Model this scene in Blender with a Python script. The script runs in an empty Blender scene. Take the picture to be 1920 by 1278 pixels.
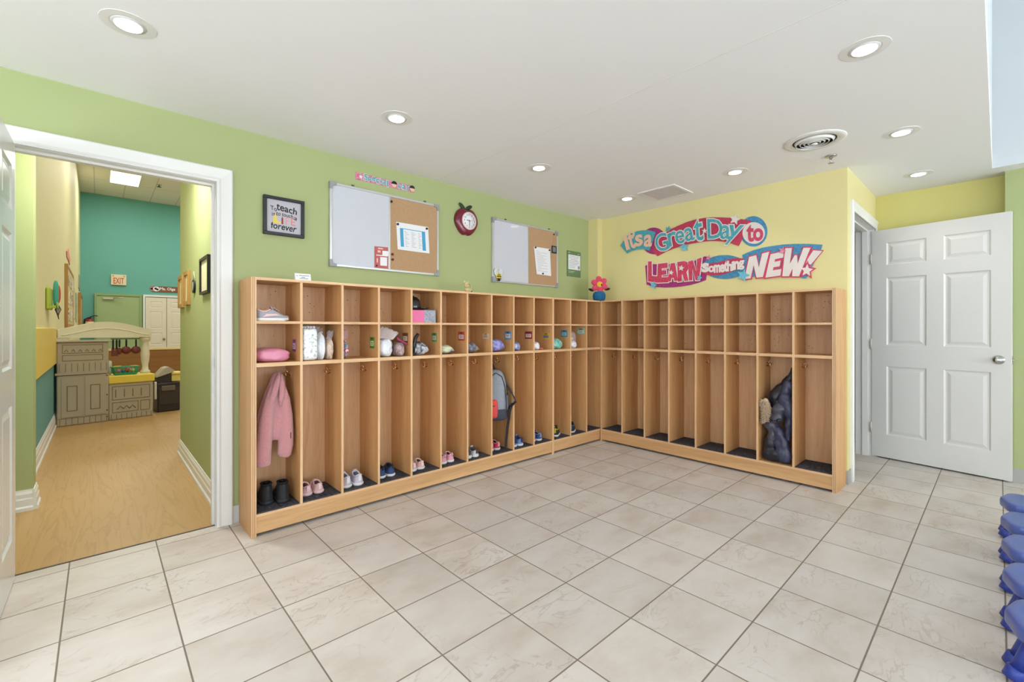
import bpy, bmesh, math, random
from mathutils import Vector, Matrix, Euler
R = math.radians
PI = math.pi
C = bpy.context.scene.collection
scene = bpy.context.scene
random.seed(7)

# ------------------------------------------------------------------ camera
FPX, YAW, HY, CX, EYE = 840.0, 0.8332, 615.4, 949.0, 1.15
cam_d = bpy.data.cameras.new('camera')
cam = bpy.data.objects.new('camera', cam_d)
C.objects.link(cam)
cam.location = (0, 0, EYE)
cam.rotation_euler = (R(90), 0, YAW - R(90))
cam_d.sensor_width = 36.0
cam_d.lens = FPX / 1920 * 36
cam_d.shift_x = (960 - CX) / 1920
cam_d.shift_y = (HY - 639) / 1920
cam_d.clip_start = 0.02
cam_d.clip_end = 200
scene.camera = cam

# ------------------------------------------------------------------ view, world, big lights
vs = scene.view_settings
vs.view_transform = 'Standard'
vs.look = 'None'
vs.gamma = 1
vs.exposure = -0.2
vs.use_curve_mapping = False
world = bpy.data.worlds.new('daylight')
scene.world = world
world.use_nodes = True
wn = world.node_tree.nodes
wn['Background'].inputs[0].default_value = (0.86, 0.93, 1.0, 1)
wn['Background'].inputs[1].default_value = 1.0

def area_light(name, loc, rot, sx, sy, power, color=(1, 1, 1), spread=180):
    d = bpy.data.lights.new(name, 'AREA')
    d.shape = 'RECTANGLE'; d.size = sx; d.size_y = sy
    d.energy = power; d.color = color; d.spread = R(spread)
    o = bpy.data.objects.new(name, d); C.objects.link(o)
    o.location = loc; o.rotation_euler = rot
    return o
# daylight through the shop windows behind the camera (windows are built below at the same places)
YB, XW = -4.6, -2.6
for wx in (-1.3, 0.7, 2.7, 4.3):
    area_light('window_daylight', (wx, YB + 0.06, 1.55), (R(123), 0, 0), 1.5, 2.0, 112, (0.875, 0.943, 1.0))
# daylight in the side window on the left, also behind the camera
area_light('window_daylight', (XW + 0.06, -1.9, 1.5), (R(120), 0, R(-90)), 2.2, 1.9, 112, (0.875, 0.943, 1.0))
area_light('window_daylight', (XW + 0.06, 1.15, 1.5), (R(120), 0, R(-90)), 1.7, 1.9, 92, (0.875, 0.943, 1.0))  # light of a second side window, added out of view to brighten the ceiling

# ------------------------------------------------------------------ room numbers
YA, XB, HC = 3.049, 4.080, 2.338          # left wall plane, right wall plane, low ceiling
YL, XL, HL = 2.748, 3.797, 1.433          # locker fronts and height
XD, YC = 5.20, 0.752                      # alcove end wall, alcove side wall
YE, XE = 0.035, 4.913                     # edge of the low ceiling
HR = 4.3                                 # raised ceiling
YT, HH = 17.2, 4.96                       # far teal wall, hall ceiling

FW = (math.cos(YAW), math.sin(YAW)); RT = (math.sin(YAW), -math.cos(YAW))
def at_y(px, py, Y):
    a = (FW[0] + RT[0]*(px-CX)/FPX, FW[1] + RT[1]*(px-CX)/FPX); d = Y/a[1]
    return a[0]*d, EYE - (py-HY)/FPX*d
def at_x(px, py, X):
    a = (FW[0] + RT[0]*(px-CX)/FPX, FW[1] + RT[1]*(px-CX)/FPX); d = X/a[0]
    return a[1]*d, EYE - (py-HY)/FPX*d
def at_z(px, py, Z):
    d = FPX*(EYE-Z)/(py-HY); r = (px-CX)/FPX*d
    return FW[0]*d + RT[0]*r, FW[1]*d + RT[1]*r

# ------------------------------------------------------------------ materials
def lin(c):
    def f(v):
        v /= 255.0
        return v/12.92 if v <= 0.04045 else ((v+0.055)/1.055)**2.4
    return (f(c[0]), f(c[1]), f(c[2]), 1)
MATS = {}
def mat(name, col, rough=0.6, metal=0.0, var=0.06, vscale=12, bump=0.0, bscale=80, coat=0.0, emit=None, estr=0,
        stretch=(1, 1, 1), alpha=None, spec=0.5, sheen=0.0, trans=0.0):
    if name in MATS: return MATS[name]
    m = bpy.data.materials.new(name); m.use_nodes = True
    nt = m.node_tree; N = nt.nodes; L = nt.links
    b = N['Principled BSDF']
    c = lin(col)
    b.inputs['Roughness'].default_value = rough
    b.inputs['Metallic'].default_value = metal
    b.inputs['Specular IOR Level'].default_value = spec
    if coat: b.inputs['Coat Weight'].default_value = coat; b.inputs['Coat Roughness'].default_value = 0.15
    if sheen: b.inputs['Sheen Weight'].default_value = sheen
    if trans: b.inputs['Transmission Weight'].default_value = trans
    tc = N.new('ShaderNodeTexCoord'); mp = N.new('ShaderNodeMapping')
    mp.inputs['Scale'].default_value = stretch
    L.new(tc.outputs['Object'], mp.inputs['Vector'])
    n = N.new('ShaderNodeTexNoise'); n.inputs['Scale'].default_value = vscale; n.inputs['Detail'].default_value = 4
    L.new(mp.outputs[0], n.inputs['Vector'])
    mx = N.new('ShaderNodeMix'); mx.data_type = 'RGBA'
    mx.inputs[6].default_value = tuple(max(0, v*(1-var)) for v in c[:3]) + (1,)
    mx.inputs[7].default_value = tuple(min(1, v*(1+var)) for v in c[:3]) + (1,)
    L.new(n.outputs['Fac'], mx.inputs[0]); L.new(mx.outputs[2], b.inputs['Base Color'])
    if bump:
        n2 = N.new('ShaderNodeTexNoise'); n2.inputs['Scale'].default_value = bscale; n2.inputs['Detail'].default_value = 3
        L.new(mp.outputs[0], n2.inputs['Vector'])
        bp = N.new('ShaderNodeBump'); bp.inputs['Strength'].default_value = bump; bp.inputs['Distance'].default_value = 0.01
        L.new(n2.outputs['Fac'], bp.inputs['Height']); L.new(bp.outputs[0], b.inputs['Normal'])
    if emit:
        b.inputs['Emission Color'].default_value = lin(emit); b.inputs['Emission Strength'].default_value = estr
    if alpha is not None: b.inputs['Alpha'].default_value = alpha
    MATS[name] = m
    return m

def ramp(N, stops, interp='LINEAR'):
    r = N.new('ShaderNodeValToRGB'); e = r.color_ramp.elements; r.color_ramp.interpolation = interp
    e[0].position, e[0].color = stops[0][0], stops[0][1]
    e[1].position, e[1].color = stops[-1][0], stops[-1][1]
    for p, c in stops[1:-1]:
        x = e.new(p); x.color = c
    return r

def speckle_mat(name, cols, scale=40, rough=0.5, coat=0.0, bump=0.0, stretch=(1, 1, 1), interp='CONSTANT', kind='noise', alpha=None):
    """patterned cloth or printed film: several colours laid out by noise or cells"""
    if name in MATS: return MATS[name]
    m = bpy.data.materials.new(name); m.use_nodes = True
    nt = m.node_tree; N = nt.nodes; L = nt.links; b = N['Principled BSDF']
    b.inputs['Roughness'].default_value = rough
    if coat: b.inputs['Coat Weight'].default_value = coat; b.inputs['Coat Roughness'].default_value = 0.08
    if alpha is not None: b.inputs['Alpha'].default_value = alpha
    tc = N.new('ShaderNodeTexCoord'); mp = N.new('ShaderNodeMapping'); mp.inputs['Scale'].default_value = stretch
    L.new(tc.outputs['Object'], mp.inputs['Vector'])
    if kind == 'noise':
        t = N.new('ShaderNodeTexNoise'); t.inputs['Scale'].default_value = scale; t.inputs['Detail'].default_value = 2; fac = t.outputs['Fac']
    else:
        t = N.new('ShaderNodeTexVoronoi'); t.inputs['Scale'].default_value = scale; fac = t.outputs['Color']
    L.new(mp.outputs[0], t.inputs['Vector'])
    k = len(cols); lo, hi = (0.3, 0.7) if kind == 'noise' else (0.05, 0.95)
    r = ramp(N, [(lo + (hi-lo)*i/max(1, k-1), lin(c)) for i, c in enumerate(cols)], interp)
    L.new(fac, r.inputs[0]); L.new(r.outputs[0], b.inputs['Base Color'])
    if bump:
        n2 = N.new('ShaderNodeTexNoise'); n2.inputs['Scale'].default_value = scale*2
        L.new(mp.outputs[0], n2.inputs['Vector'])
        bp = N.new('ShaderNodeBump'); bp.inputs['Strength'].default_value = bump; bp.inputs['Distance'].default_value = 0.01
        L.new(n2.outputs['Fac'], bp.inputs['Height']); L.new(bp.outputs[0], b.inputs['Normal'])
    MATS[name] = m
    return m

def tile_mat():
    m = bpy.data.materials.new('ceramic_tile'); m.use_nodes = True
    nt = m.node_tree; N = nt.nodes; L = nt.links; b = N['Principled BSDF']
    tc = N.new('ShaderNodeTexCoord'); mp = N.new('ShaderNodeMapping'); mp.vector_type = 'POINT'
    T = 0.334
    mp.inputs['Location'].default_value = (-(1.8973 - 20*T)/T, -(1.6525 - 20*T)/T, 0)
    mp.inputs['Scale'].default_value = (1/T, 1/T, 1/T)
    L.new(tc.outputs['Object'], mp.inputs['Vector'])
    sx = N.new('ShaderNodeSeparateXYZ'); L.new(mp.outputs[0], sx.inputs[0])
    def M(op, a, bb=None, c=None):
        n = N.new('ShaderNodeMath'); n.operation = op
        for i, v in enumerate((a, bb, c)):
            if v is None: continue
            if isinstance(v, (int, float)): n.inputs[i].default_value = v
            else: L.new(v, n.inputs[i])
        return n.outputs[0]
    def edge(o):
        f = M('FRACT', o); return M('MINIMUM', f, M('SUBTRACT', 1.0, f))
    d = M('MINIMUM', edge(sx.outputs[0]), edge(sx.outputs[1]))
    g = N.new('ShaderNodeMapRange'); g.interpolation_type = 'SMOOTHSTEP'
    g.inputs[1].default_value = 0.0055; g.inputs[2].default_value = 0.0105; L.new(d, g.inputs[0])
    fl = N.new('ShaderNodeVectorMath'); fl.operation = 'FLOOR'; L.new(mp.outputs[0], fl.inputs[0])
    wn_ = N.new('ShaderNodeTexWhiteNoise'); wn_.noise_dimensions = '2D'; L.new(fl.outputs[0], wn_.inputs[0])
    # each tile takes its own patch of the marbling
    off = N.new('ShaderNodeVectorMath'); off.operation = 'MULTIPLY_ADD'
    L.new(wn_.outputs[1], off.inputs[0]); off.inputs[1].default_value = (9, 9, 9); L.new(mp.outputs[0], off.inputs[2])
    st = N.new('ShaderNodeMapping'); st.inputs['Rotation'].default_value = (0, 0, R(25)); st.inputs['Scale'].default_value = (0.55, 1.0, 1)
    L.new(off.outputs[0], st.inputs['Vector'])
    n1 = N.new('ShaderNodeTexNoise'); n1.inputs['Scale'].default_value = 1.7; n1.inputs['Detail'].default_value = 6; n1.inputs['Roughness'].default_value = 0.6
    L.new(st.outputs[0], n1.inputs['Vector'])
    r1 = ramp(N, [(0.22, lin((190, 176, 162))), (0.48, lin((207, 197, 188))), (0.75, lin((216, 209, 203)))])
    L.new(n1.outputs['Fac'], r1.inputs[0])
    n2 = N.new('ShaderNodeTexNoise'); n2.inputs['Scale'].default_value = 3.2; n2.inputs['Detail'].default_value = 8; n2.inputs['Distortion'].default_value = 1.2
    L.new(st.outputs[0], n2.inputs['Vector'])
    v = M('ABSOLUTE', M('SUBTRACT', n2.outputs['Fac'], 0.5))
    vein = N.new('ShaderNodeMapRange'); vein.inputs[1].default_value = 0.0; vein.inputs[2].default_value = 0.020
    vein.inputs[3].default_value = 0.42; vein.inputs[4].default_value = 0.0; L.new(v, vein.inputs[0])
    n3 = N.new('ShaderNodeTexNoise'); n3.inputs['Scale'].default_value = 1.3; L.new(st.outputs[0], n3.inputs['Vector'])
    mk = N.new('ShaderNodeMapRange'); mk.inputs[1].default_value = 0.45; mk.inputs[2].default_value = 0.62; L.new(n3.outputs['Fac'], mk.inputs[0])
    vm = M('MULTIPLY', vein.outputs[0], mk.outputs[0])
    mx = N.new('ShaderNodeMix'); mx.data_type = 'RGBA'; L.new(vm, mx.inputs[0]); L.new(r1.outputs[0], mx.inputs[6]); mx.inputs[7].default_value = lin((150, 132, 112))
    br = M('MULTIPLY_ADD', wn_.outputs[0], 0.10, 0.95)
    ti = N.new('ShaderNodeMix'); ti.data_type = 'RGBA'; ti.blend_type = 'MULTIPLY'; ti.inputs[0].default_value = 1
    L.new(mx.outputs[2], ti.inputs[6]); cb = N.new('ShaderNodeCombineColor')
    for i in range(3): L.new(br, cb.inputs[i])
    L.new(cb.outputs[0], ti.inputs[7])
    gm = N.new('ShaderNodeMix'); gm.data_type = 'RGBA'; L.new(g.outputs[0], gm.inputs[0])
    gm.inputs[6].default_value = lin((128, 116, 103)); L.new(ti.outputs[2], gm.inputs[7])
    L.new(gm.outputs[2], b.inputs['Base Color'])
    rr = M('MULTIPLY_ADD', g.outputs[0], -0.42, 0.85); L.new(rr, b.inputs['Roughness'])
    bp = N.new('ShaderNodeBump'); bp.inputs['Strength'].default_value = 0.4; bp.inputs['Distance'].default_value = 0.002
    L.new(g.outputs[0], bp.inputs['Height']); L.new(bp.outputs[0], b.inputs['Normal'])
    b.inputs['Specular IOR Level'].default_value = 0.35
    return m

def wood_mat(name, base, dark, light, axis='Z', rough=0.45, scale=1.0, knots=False, contrast=1.0):
    if name in MATS: return MATS[name]
    m = bpy.data.materials.new(name); m.use_nodes = True
    nt = m.node_tree; N = nt.nodes; L = nt.links; b = N['Principled BSDF']
    tc = N.new('ShaderNodeTexCoord'); mp = N.new('ShaderNodeMapping')
    s = {'Z': (9, 9, 0.55), 'X': (0.55, 9, 9), 'Y': (9, 0.55, 9)}[axis]
    mp.inputs['Scale'].default_value = tuple(v*scale for v in s)
    L.new(tc.outputs['Object'], mp.inputs['Vector'])
    n = N.new('ShaderNodeTexNoise'); n.inputs['Scale'].default_value = 2.2; n.inputs['Detail'].default_value = 5; n.inputs['Distortion'].default_value = 0.6
    L.new(mp.outputs[0], n.inputs['Vector'])
    n2 = N.new('ShaderNodeTexNoise'); n2.inputs['Scale'].default_value = 14; n2.inputs['Detail'].default_value = 3
    L.new(mp.outputs[0], n2.inputs['Vector'])
    r = ramp(N, [(0.25, lin(dark)), (0.5, lin(base)), (0.78, lin(light))]); L.new(n.outputs['Fac'], r.inputs[0])
    mx = N.new('ShaderNodeMix'); mx.data_type = 'RGBA'; mx.blend_type = 'MULTIPLY'; mx.inputs[0].default_value = 0.35*contrast
    r2 = ramp(N, [(0.3, (0.72, 0.66, 0.6, 1)), (0.6, (1, 1, 1, 1))]); L.new(n2.outputs['Fac'], r2.inputs[0])
    L.new(r.outputs[0], mx.inputs[6]); L.new(r2.outputs[0], mx.inputs[7])
    out = mx.outputs[2]
    if knots:   # old tape and sticker marks on the backs of the upper cubbies
        vo = N.new('ShaderNodeTexVoronoi'); vo.inputs['Scale'].default_value = 42; L.new(tc.outputs['Object'], vo.inputs['Vector'])
        k = N.new('ShaderNodeMapRange'); k.inputs[1].default_value = 0.10; k.inputs[2].default_value = 0.18; k.inputs[3].default_value = 1; k.inputs[4].default_value = 0
        L.new(vo.outputs['Distance'], k.inputs[0])
        nn = N.new('ShaderNodeTexNoise'); nn.inputs['Scale'].default_value = 9; L.new(tc.outputs['Object'], nn.inputs['Vector'])
        k2 = N.new('ShaderNodeMapRange'); k2.inputs[1].default_value = 0.49; k2.inputs[2].default_value = 0.52; L.new(nn.outputs['Fac'], k2.inputs[0])
        sp = N.new('ShaderNodeSeparateXYZ'); L.new(tc.outputs['Object'], sp.inputs[0])
        k3 = N.new('ShaderNodeMapRange'); k3.inputs[1].default_value = 0.985; k3.inputs[2].default_value = 1.0; L.new(sp.outputs[2], k3.inputs[0])
        a = N.new('ShaderNodeMath'); a.operation = 'MULTIPLY'; L.new(k.outputs[0], a.inputs[0]); L.new(k2.outputs[0], a.inputs[1])
        a2 = N.new('ShaderNodeMath'); a2.operation = 'MULTIPLY'; L.new(a.outputs[0], a2.inputs[0]); L.new(k3.outputs[0], a2.inputs[1])
        m3 = N.new('ShaderNodeMix'); m3.data_type = 'RGBA'; L.new(a2.outputs[0], m3.inputs[0]); L.new(out, m3.inputs[6]); m3.inputs[7].default_value = lin((92, 58, 40))
        out = m3.outputs[2]
    L.new(out, b.inputs['Base Color'])
    b.inputs['Roughness'].default_value = rough
    MATS[name] = m
    return m

def plank_mat():
    m = bpy.data.materials.new('vinyl_plank'); m.use_nodes = True
    nt = m.node_tree; N = nt.nodes; L = nt.links; b = N['Principled BSDF']
    tc = N.new('ShaderNodeTexCoord')
    mp = N.new('ShaderNodeMapping'); mp.inputs['Rotation'].default_value = (0, 0, R(90)); L.new(tc.outputs['Object'], mp.inputs['Vector'])
    bk = N.new('ShaderNodeTexBrick'); bk.inputs['Scale'].default_value = 1; bk.inputs['Brick Width'].default_value = 1.2; bk.inputs['Row Height'].default_value = 0.18
    bk.inputs['Mortar Size'].default_value = 0.0007; bk.inputs['Color1'].default_value = lin((178, 140, 84)); bk.inputs['Color2'].default_value = lin((182, 144, 88)); bk.inputs['Mortar'].default_value = lin((170, 132, 79))
    L.new(mp.outputs[0], bk.inputs['Vector'])
    m2 = N.new('ShaderNodeMapping'); m2.inputs['Scale'].default_value = (4, 0.30, 1); L.new(tc.outputs['Object'], m2.inputs['Vector'])
    n = N.new('ShaderNodeTexNoise'); n.inputs['Scale'].default_value = 2.2; n.inputs['Detail'].default_value = 4; n.inputs['Distortion'].default_value = .5; L.new(m2.outputs[0], n.inputs['Vector'])
    w = N.new('ShaderNodeMath'); w.operation = 'MULTIPLY'; w.inputs[1].default_value = 9; L.new(n.outputs['Fac'], w.inputs[0])
    f = N.new('ShaderNodeMath'); f.operation = 'FRACT'; L.new(w.outputs[0], f.inputs[0])
    r = ramp(N, [(0.0, (0.84, 0.80, 0.74, 1)), (0.35, (1, 1, 1, 1)), (1.0, (1, 1, 1, 1))]); L.new(f.outputs[0], r.inputs[0])
    mx = N.new('ShaderNodeMix'); mx.data_type = 'RGBA'; mx.blend_type = 'MULTIPLY'; mx.inputs[0].default_value = 0.8
    L.new(bk.outputs[0], mx.inputs[6]); L.new(r.outputs[0], mx.inputs[7]); L.new(mx.outputs[2], b.inputs['Base Color'])
    b.inputs['Roughness'].default_value = 0.4
    return m

# ------------------------------------------------------------------ mesh builder
class MB:
    def __init__(s): s.bm = bmesh.new(); s.X = Matrix.Identity(4); s.mi = 0
    def v(s, p): return s.bm.verts.new(s.X @ Vector(p))
    def f(s, vs, mi=None, smooth=False):
        try: fa = s.bm.faces.new(vs)
        except ValueError: return None
        fa.material_index = s.mi if mi is None else mi; fa.smooth = smooth
        return fa
    def box(s, x0, x1, y0, y1, z0, z1, bev=0.0, seg=2):
        P = [s.v((x, y, z)) for z in (z0, z1) for y in (y0, y1) for x in (x0, x1)]
        F = [s.f([P[i] for i in q]) for q in ((0, 2, 3, 1), (4, 5, 7, 6), (0, 1, 5, 4), (2, 6, 7, 3), (0, 4, 6, 2), (1, 3, 7, 5))]
        if bev:
            E = list({e for f in F for e in f.edges})
            r = bmesh.ops.bevel(s.bm, geom=E, offset=bev, segments=seg, profile=0.5, affect='EDGES')
            for f in r['faces']: f.material_index = s.mi; f.smooth = True
        return s
    def prism(s, poly, y0, y1, bev=0.0):
        """polygon in (x,z), extruded from y0 (front) to y1"""
        A = [s.v((x, y0, z)) for x, z in poly]; B = [s.v((x, y1, z)) for x, z in poly]
        n = len(poly); s.f(A); s.f(B[::-1])
        for i in range(n): s.f([A[i], B[i], B[(i+1) % n], A[(i+1) % n]])
        return s
    def prism_z(s, poly, z0, z1):
        A = [s.v((x, y, z0)) for x, y in poly]; B = [s.v((x, y, z1)) for x, y in poly]
        n = len(poly); s.f(A[::-1]); s.f(B)
        for i in range(n): s.f([A[i], A[(i+1) % n], B[(i+1) % n], B[i]])
        return s
    def loft(s, rings, cap=True, smooth=True, closed=True):
        V = [[s.v(p) for p in r] for r in rings]; n = len(rings[0])
        for a, b in zip(V, V[1:]):
            for i in range(n if closed else n-1): s.f([a[i], a[(i+1) % n], b[(i+1) % n], b[i]], smooth=smooth)
        if cap:
            s.f(V[0][::-1], smooth=smooth); s.f(V[-1], smooth=smooth)
        return V
    def cyl(s, p0, p1, r0, r1=None, n=16, smooth=True):
        return s.tube([p0, p1], [r0, r0 if r1 is None else r1], n, smooth)
    def tube(s, pts, rad, n=10, smooth=True, cap=True):
        pts = [Vector(p) for p in pts]
        if isinstance(rad, (int, float)): rad = [rad]*len(pts)
        rings = []; up = None
        for i, p in enumerate(pts):
            t = (pts[min(i+1, len(pts)-1)] - pts[max(i-1, 0)]).normalized()
            if up is None:
                up = Vector((0, 0, 1)) if abs(t.z) < 0.9 else Vector((1, 0, 0))
            a = t.cross(up).normalized(); u2 = a.cross(t).normalized(); up = u2
            rings.append([p + (a*math.cos(2*PI*k/n) + u2*math.sin(2*PI*k/n))*rad[i] for k in range(n)])
        s.loft(rings, cap=cap, smooth=smooth); return s
    def lathe(s, prof, c=(0, 0, 0), n=24, axis='Z', smooth=True):
        rings = []
        for r, h in prof:
            ring = []
            for k in range(n):
                a = 2*PI*k/n; x, y = r*math.cos(a), r*math.sin(a)
                p = {'Z': (x, y, h), 'Y': (x, h, y), 'X': (h, x, y)}[axis]
                ring.append((c[0]+p[0], c[1]+p[1], c[2]+p[2]))
            rings.append(ring)
        ring_shape = prof[0][0] > .002 and prof[-1][0] > .002 and len(prof) > 3
        if ring_shape: rings.append(rings[0])
        s.loft(rings, cap=not ring_shape, smooth=smooth)
        if ring_shape: bmesh.ops.remove_doubles(s.bm, verts=s.bm.verts[:], dist=1e-6)
        return s
    def ell(s, c, r, nu=16, nv=10, e=1.0, fn=None, smooth=True):
        """ellipsoid / rounded block (e<1 gives squarer); fn(p)->p may displace"""
        def sg(v, k): return math.copysign(abs(v)**k, v)
        rings = []
        for j in range(1, nv):
            ph = -PI/2 + PI*j/nv; ring = []
            for i in range(nu):
                th = 2*PI*i/nu
                p = Vector((r[0]*sg(math.cos(ph), e)*sg(math.cos(th), e), r[1]*sg(math.cos(ph), e)*sg(math.sin(th), e), r[2]*sg(math.sin(ph), e)))
                if fn: p = fn(p)
                ring.append(Vector(c)+p)
            rings.append(ring)
        V = s.loft(rings, cap=False, smooth=smooth)
        for z, rg, fl in ((-1, V[0], True), (1, V[-1], False)):
            p = Vector((0, 0, z*r[2])); p = fn(p) if fn else p
            t = s.v(Vector(c)+p)
            for i in range(nu):
                q = [rg[i], rg[(i+1) % nu], t]
                s.f(q[::-1] if fl else q, smooth=smooth)
        return s
    def build(s, name, mats, parent=None, label=None, bevel=0, subsurf=0, loc=None, rot=None):
        bmesh.ops.recalc_face_normals(s.bm, faces=s.bm.faces[:])
        me = bpy.data.meshes.new(name); s.bm.to_mesh(me); s.bm.free()
        for m in (mats if isinstance(mats, (list, tuple)) else [mats]): me.materials.append(m)
        return link_mesh(name, me, parent, label, bevel, subsurf, loc, rot)

def link_mesh(name, me, parent=None, label=None, bevel=0, subsurf=0, loc=None, rot=None):
    o = bpy.data.objects.new(name, me); C.objects.link(o)
    if parent: o.parent = parent
    if label: o['label'] = label
    if loc: o.location = loc
    if rot: o.rotation_euler = rot
    if bevel:
        b = o.modifiers.new('bevel', 'BEVEL'); b.width = bevel; b.segments = 2; b.limit_method = 'ANGLE'; b.angle_limit = R(40)
    if subsurf:
        b = o.modifiers.new('subd', 'SUBSURF'); b.levels = subsurf; b.render_levels = subsurf
    return o
def thing(name, label, cat, loc=(0, 0, 0), rotz=0, group=None):
    o = bpy.data.objects.new(name, None); C.objects.link(o); o.empty_display_size = 0.1
    o.location = loc; o.rotation_euler = (0, 0, rotz)
    return tag(o, label, cat, group)
def tag(o, label, cat, group=None):
    o['label'] = label; o['category'] = cat
    if group: o['group'] = group
    return o
def struct(name, mb, m, parent=None, bevel=0):
    o = mb.build(name, m, parent, bevel=bevel)
    if not parent: o['kind'] = 'structure'
    return o
def dup(root, loc, rotz, label=None, group=None, cat=None):
    r = root.copy(); C.objects.link(r); r.location = loc; r.rotation_euler = (0, 0, rotz)
    if label: r['label'] = label
    if group: r['group'] = group
    for ch in root.children:
        c = ch.copy(); C.objects.link(c); c.parent = r
        for g in ch.children:
            d = g.copy(); C.objects.link(d); d.parent = c
    return r

# lettering: the built-in font turned into mesh, bent onto a four-cornered area (x,z) of a wall
_FONT = {}
def glyph(txt, offset=0.0, shear=0.0):
    k = (txt, offset, shear)
    if k not in _FONT:
        cu = bpy.data.curves.new('text', 'FONT'); cu.body = txt; cu.offset = offset; cu.shear = shear; cu.resolution_u = 3
        ob = bpy.data.objects.new('text', cu); C.objects.link(ob)
        dg = bpy.context.evaluated_depsgraph_get(); me = bpy.data.meshes.new_from_object(ob.evaluated_get(dg))
        V = [(v.co.x, v.co.y) for v in me.vertices]; F = [tuple(p.vertices) for p in me.polygons]
        bpy.data.objects.remove(ob); bpy.data.curves.remove(cu); bpy.data.meshes.remove(me)
        _FONT[k] = (V, F)
    return _FONT[k]
def text_quad(mb, txt, quad, y, offset=0.0, shear=0.0, mi=None, thick=0.0):
    """quad = TL, TR, BR, BL in the builder's own (x,z); letters sit in the plane y. The box is that of the plain glyph."""
    V0, _ = glyph(txt, 0.0, shear); V, F = glyph(txt, offset, shear)
    x0 = min(v[0] for v in V0); x1 = max(v[0] for v in V0); y0 = min(v[1] for v in V0); y1 = max(v[1] for v in V0)
    TL, TR, BR, BL = quad
    def m(p, yy):
        u = (p[0]-x0)/(x1-x0); w = (p[1]-y0)/(y1-y0)
        a = [BL[i]+(BR[i]-BL[i])*u for i in (0, 1)]; b = [TL[i]+(TR[i]-TL[i])*u for i in (0, 1)]
        return (a[0]+(b[0]-a[0])*w, yy, a[1]+(b[1]-a[1])*w)
    A = [mb.v(m(p, y)) for p in V]
    for f in F: mb.f([A[i] for i in f], mi)
    if thick:   # a thin slab: side walls along the outline, back against the wall
        B = [mb.v(m(p, y+thick)) for p in V]; cnt = {}
        for f in F:
            mb.f([B[i] for i in f[::-1]], mi)
            for i in range(len(f)):
                e = (f[i], f[(i+1) % len(f)]); cnt[e] = 1
        for a, b in cnt:
            if (b, a) not in cnt: mb.f([A[a], B[a], B[b], A[b]], mi)
def rectq(x0, x1, z0, z1): return ((x0, z1), (x1, z1), (x1, z0), (x0, z0))
def ellipse(cx, cz, rx, rz, n=40): return [(cx+rx*math.cos(2*PI*i/n), cz+rz*math.sin(2*PI*i/n)) for i in range(n)]
def star(cx, cz, r, n=5, inner=0.45, rot=0.0):
    return [(cx+(r if i % 2 == 0 else r*inner)*math.sin(rot+PI*i/n), cz+(r if i % 2 == 0 else r*inner)*math.cos(rot+PI*i/n)) for i in range(2*n)]
# ------------------------------------------------------------------ shared materials
GREEN = mat('green_wall_paint', (166, 176, 122), 0.6, var=0.03, vscale=3, bump=0.05, bscale=300)
YELLOW = mat('yellow_wall_paint', (221, 210, 150), 0.6, var=0.02, vscale=3, bump=0.05, bscale=300)
YGREEN = mat('alcove_yellow_paint', (208, 200, 122), 0.6, var=0.02, vscale=3, bump=0.05, bscale=300)
HALLYEL = mat('hall_yellow_paint', (230, 222, 166), 0.6, var=0.02, vscale=3)
TEAL = mat('teal_paint', (104, 176, 164), 0.6, var=0.03, vscale=2)
TEALDK = mat('teal_wainscot_paint', (92, 158, 158), 0.5, var=0.03, vscale=2)
CEIL = mat('white_ceiling_paint', (242, 242, 243), 0.8, var=0.012, vscale=2)
COOLW = mat('cool_white_paint', (198, 203, 206), 0.7, var=0.01, vscale=2)
WHITE = mat('white_trim_paint', (228, 227, 224), 0.35, var=0.01)
DOORW = mat('white_door_paint', (222, 220, 216), 0.38, var=0.012)
RUBBER = mat('grey_rubber_base', (168, 166, 160), 0.5, var=0.03)
TILE = tile_mat(); PLANK = plank_mat()
MAPLE = wood_mat('maple_panel', (213, 167, 121), (199, 151, 106), (221, 179, 135), 'Z', knots=True)
MAPLED = wood_mat('maple_divider', (214, 163, 108), (199, 147, 93), (222, 175, 122), 'Z')
MAPLEX = wood_mat('maple_panel_long', (208, 163, 113), (193, 147, 98), (219, 176, 128), 'X')
MAPLEY = wood_mat('maple_shelf', (222, 174, 118), (206, 158, 103), (230, 186, 132), 'X')
EDGE = wood_mat('maple_ply_edge', (222, 180, 136), (206, 162, 117), (232, 196, 155), 'Z', scale=1.6)
EDGEX = wood_mat('maple_ply_edge_long', (222, 180, 136), (206, 162, 117), (232, 196, 155), 'X', scale=1.6)
PLYD = mat('ply_glue_line', (150, 108, 70), 0.6)
BRASS = mat('brass', (232, 196, 150), 0.2, 1.0)
CHROME = mat('satin_chrome', (190, 190, 188), 0.22, 1.0)
ALU = mat('aluminium', (200, 201, 202), 0.35, 0.6)
BLACK = mat('black_plastic', (22, 22, 26), 0.45)
PAPER = mat('white_paper', (232, 232, 234), 0.8, var=0.01)
INK = mat('black_ink', (25, 24, 28), 0.7)
GREYP = mat('grey_plastic', (150, 150, 154), 0.5)

# ------------------------------------------------------------------ room shell
TH = 0.12
DX0, DX1, DZ = -0.305, 0.500, 1.995
HX, HE = DX1+.055, 5.08
b = MB(); b.box(XW, XD+.1, YB, YA+.03, -.1, 0); o = struct('floor', b, TILE)
b = MB(); b.box(-1.4, 4.2, YA+.03, YT, -.1, 0.0); struct('floor_hall', b, PLANK)
b = MB(); b.box(DX0, DX1, YA+.026, YA+.036, 0, .003); struct('trim_threshold', b, mat('dark_threshold', (70, 60, 52), .5))
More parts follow.
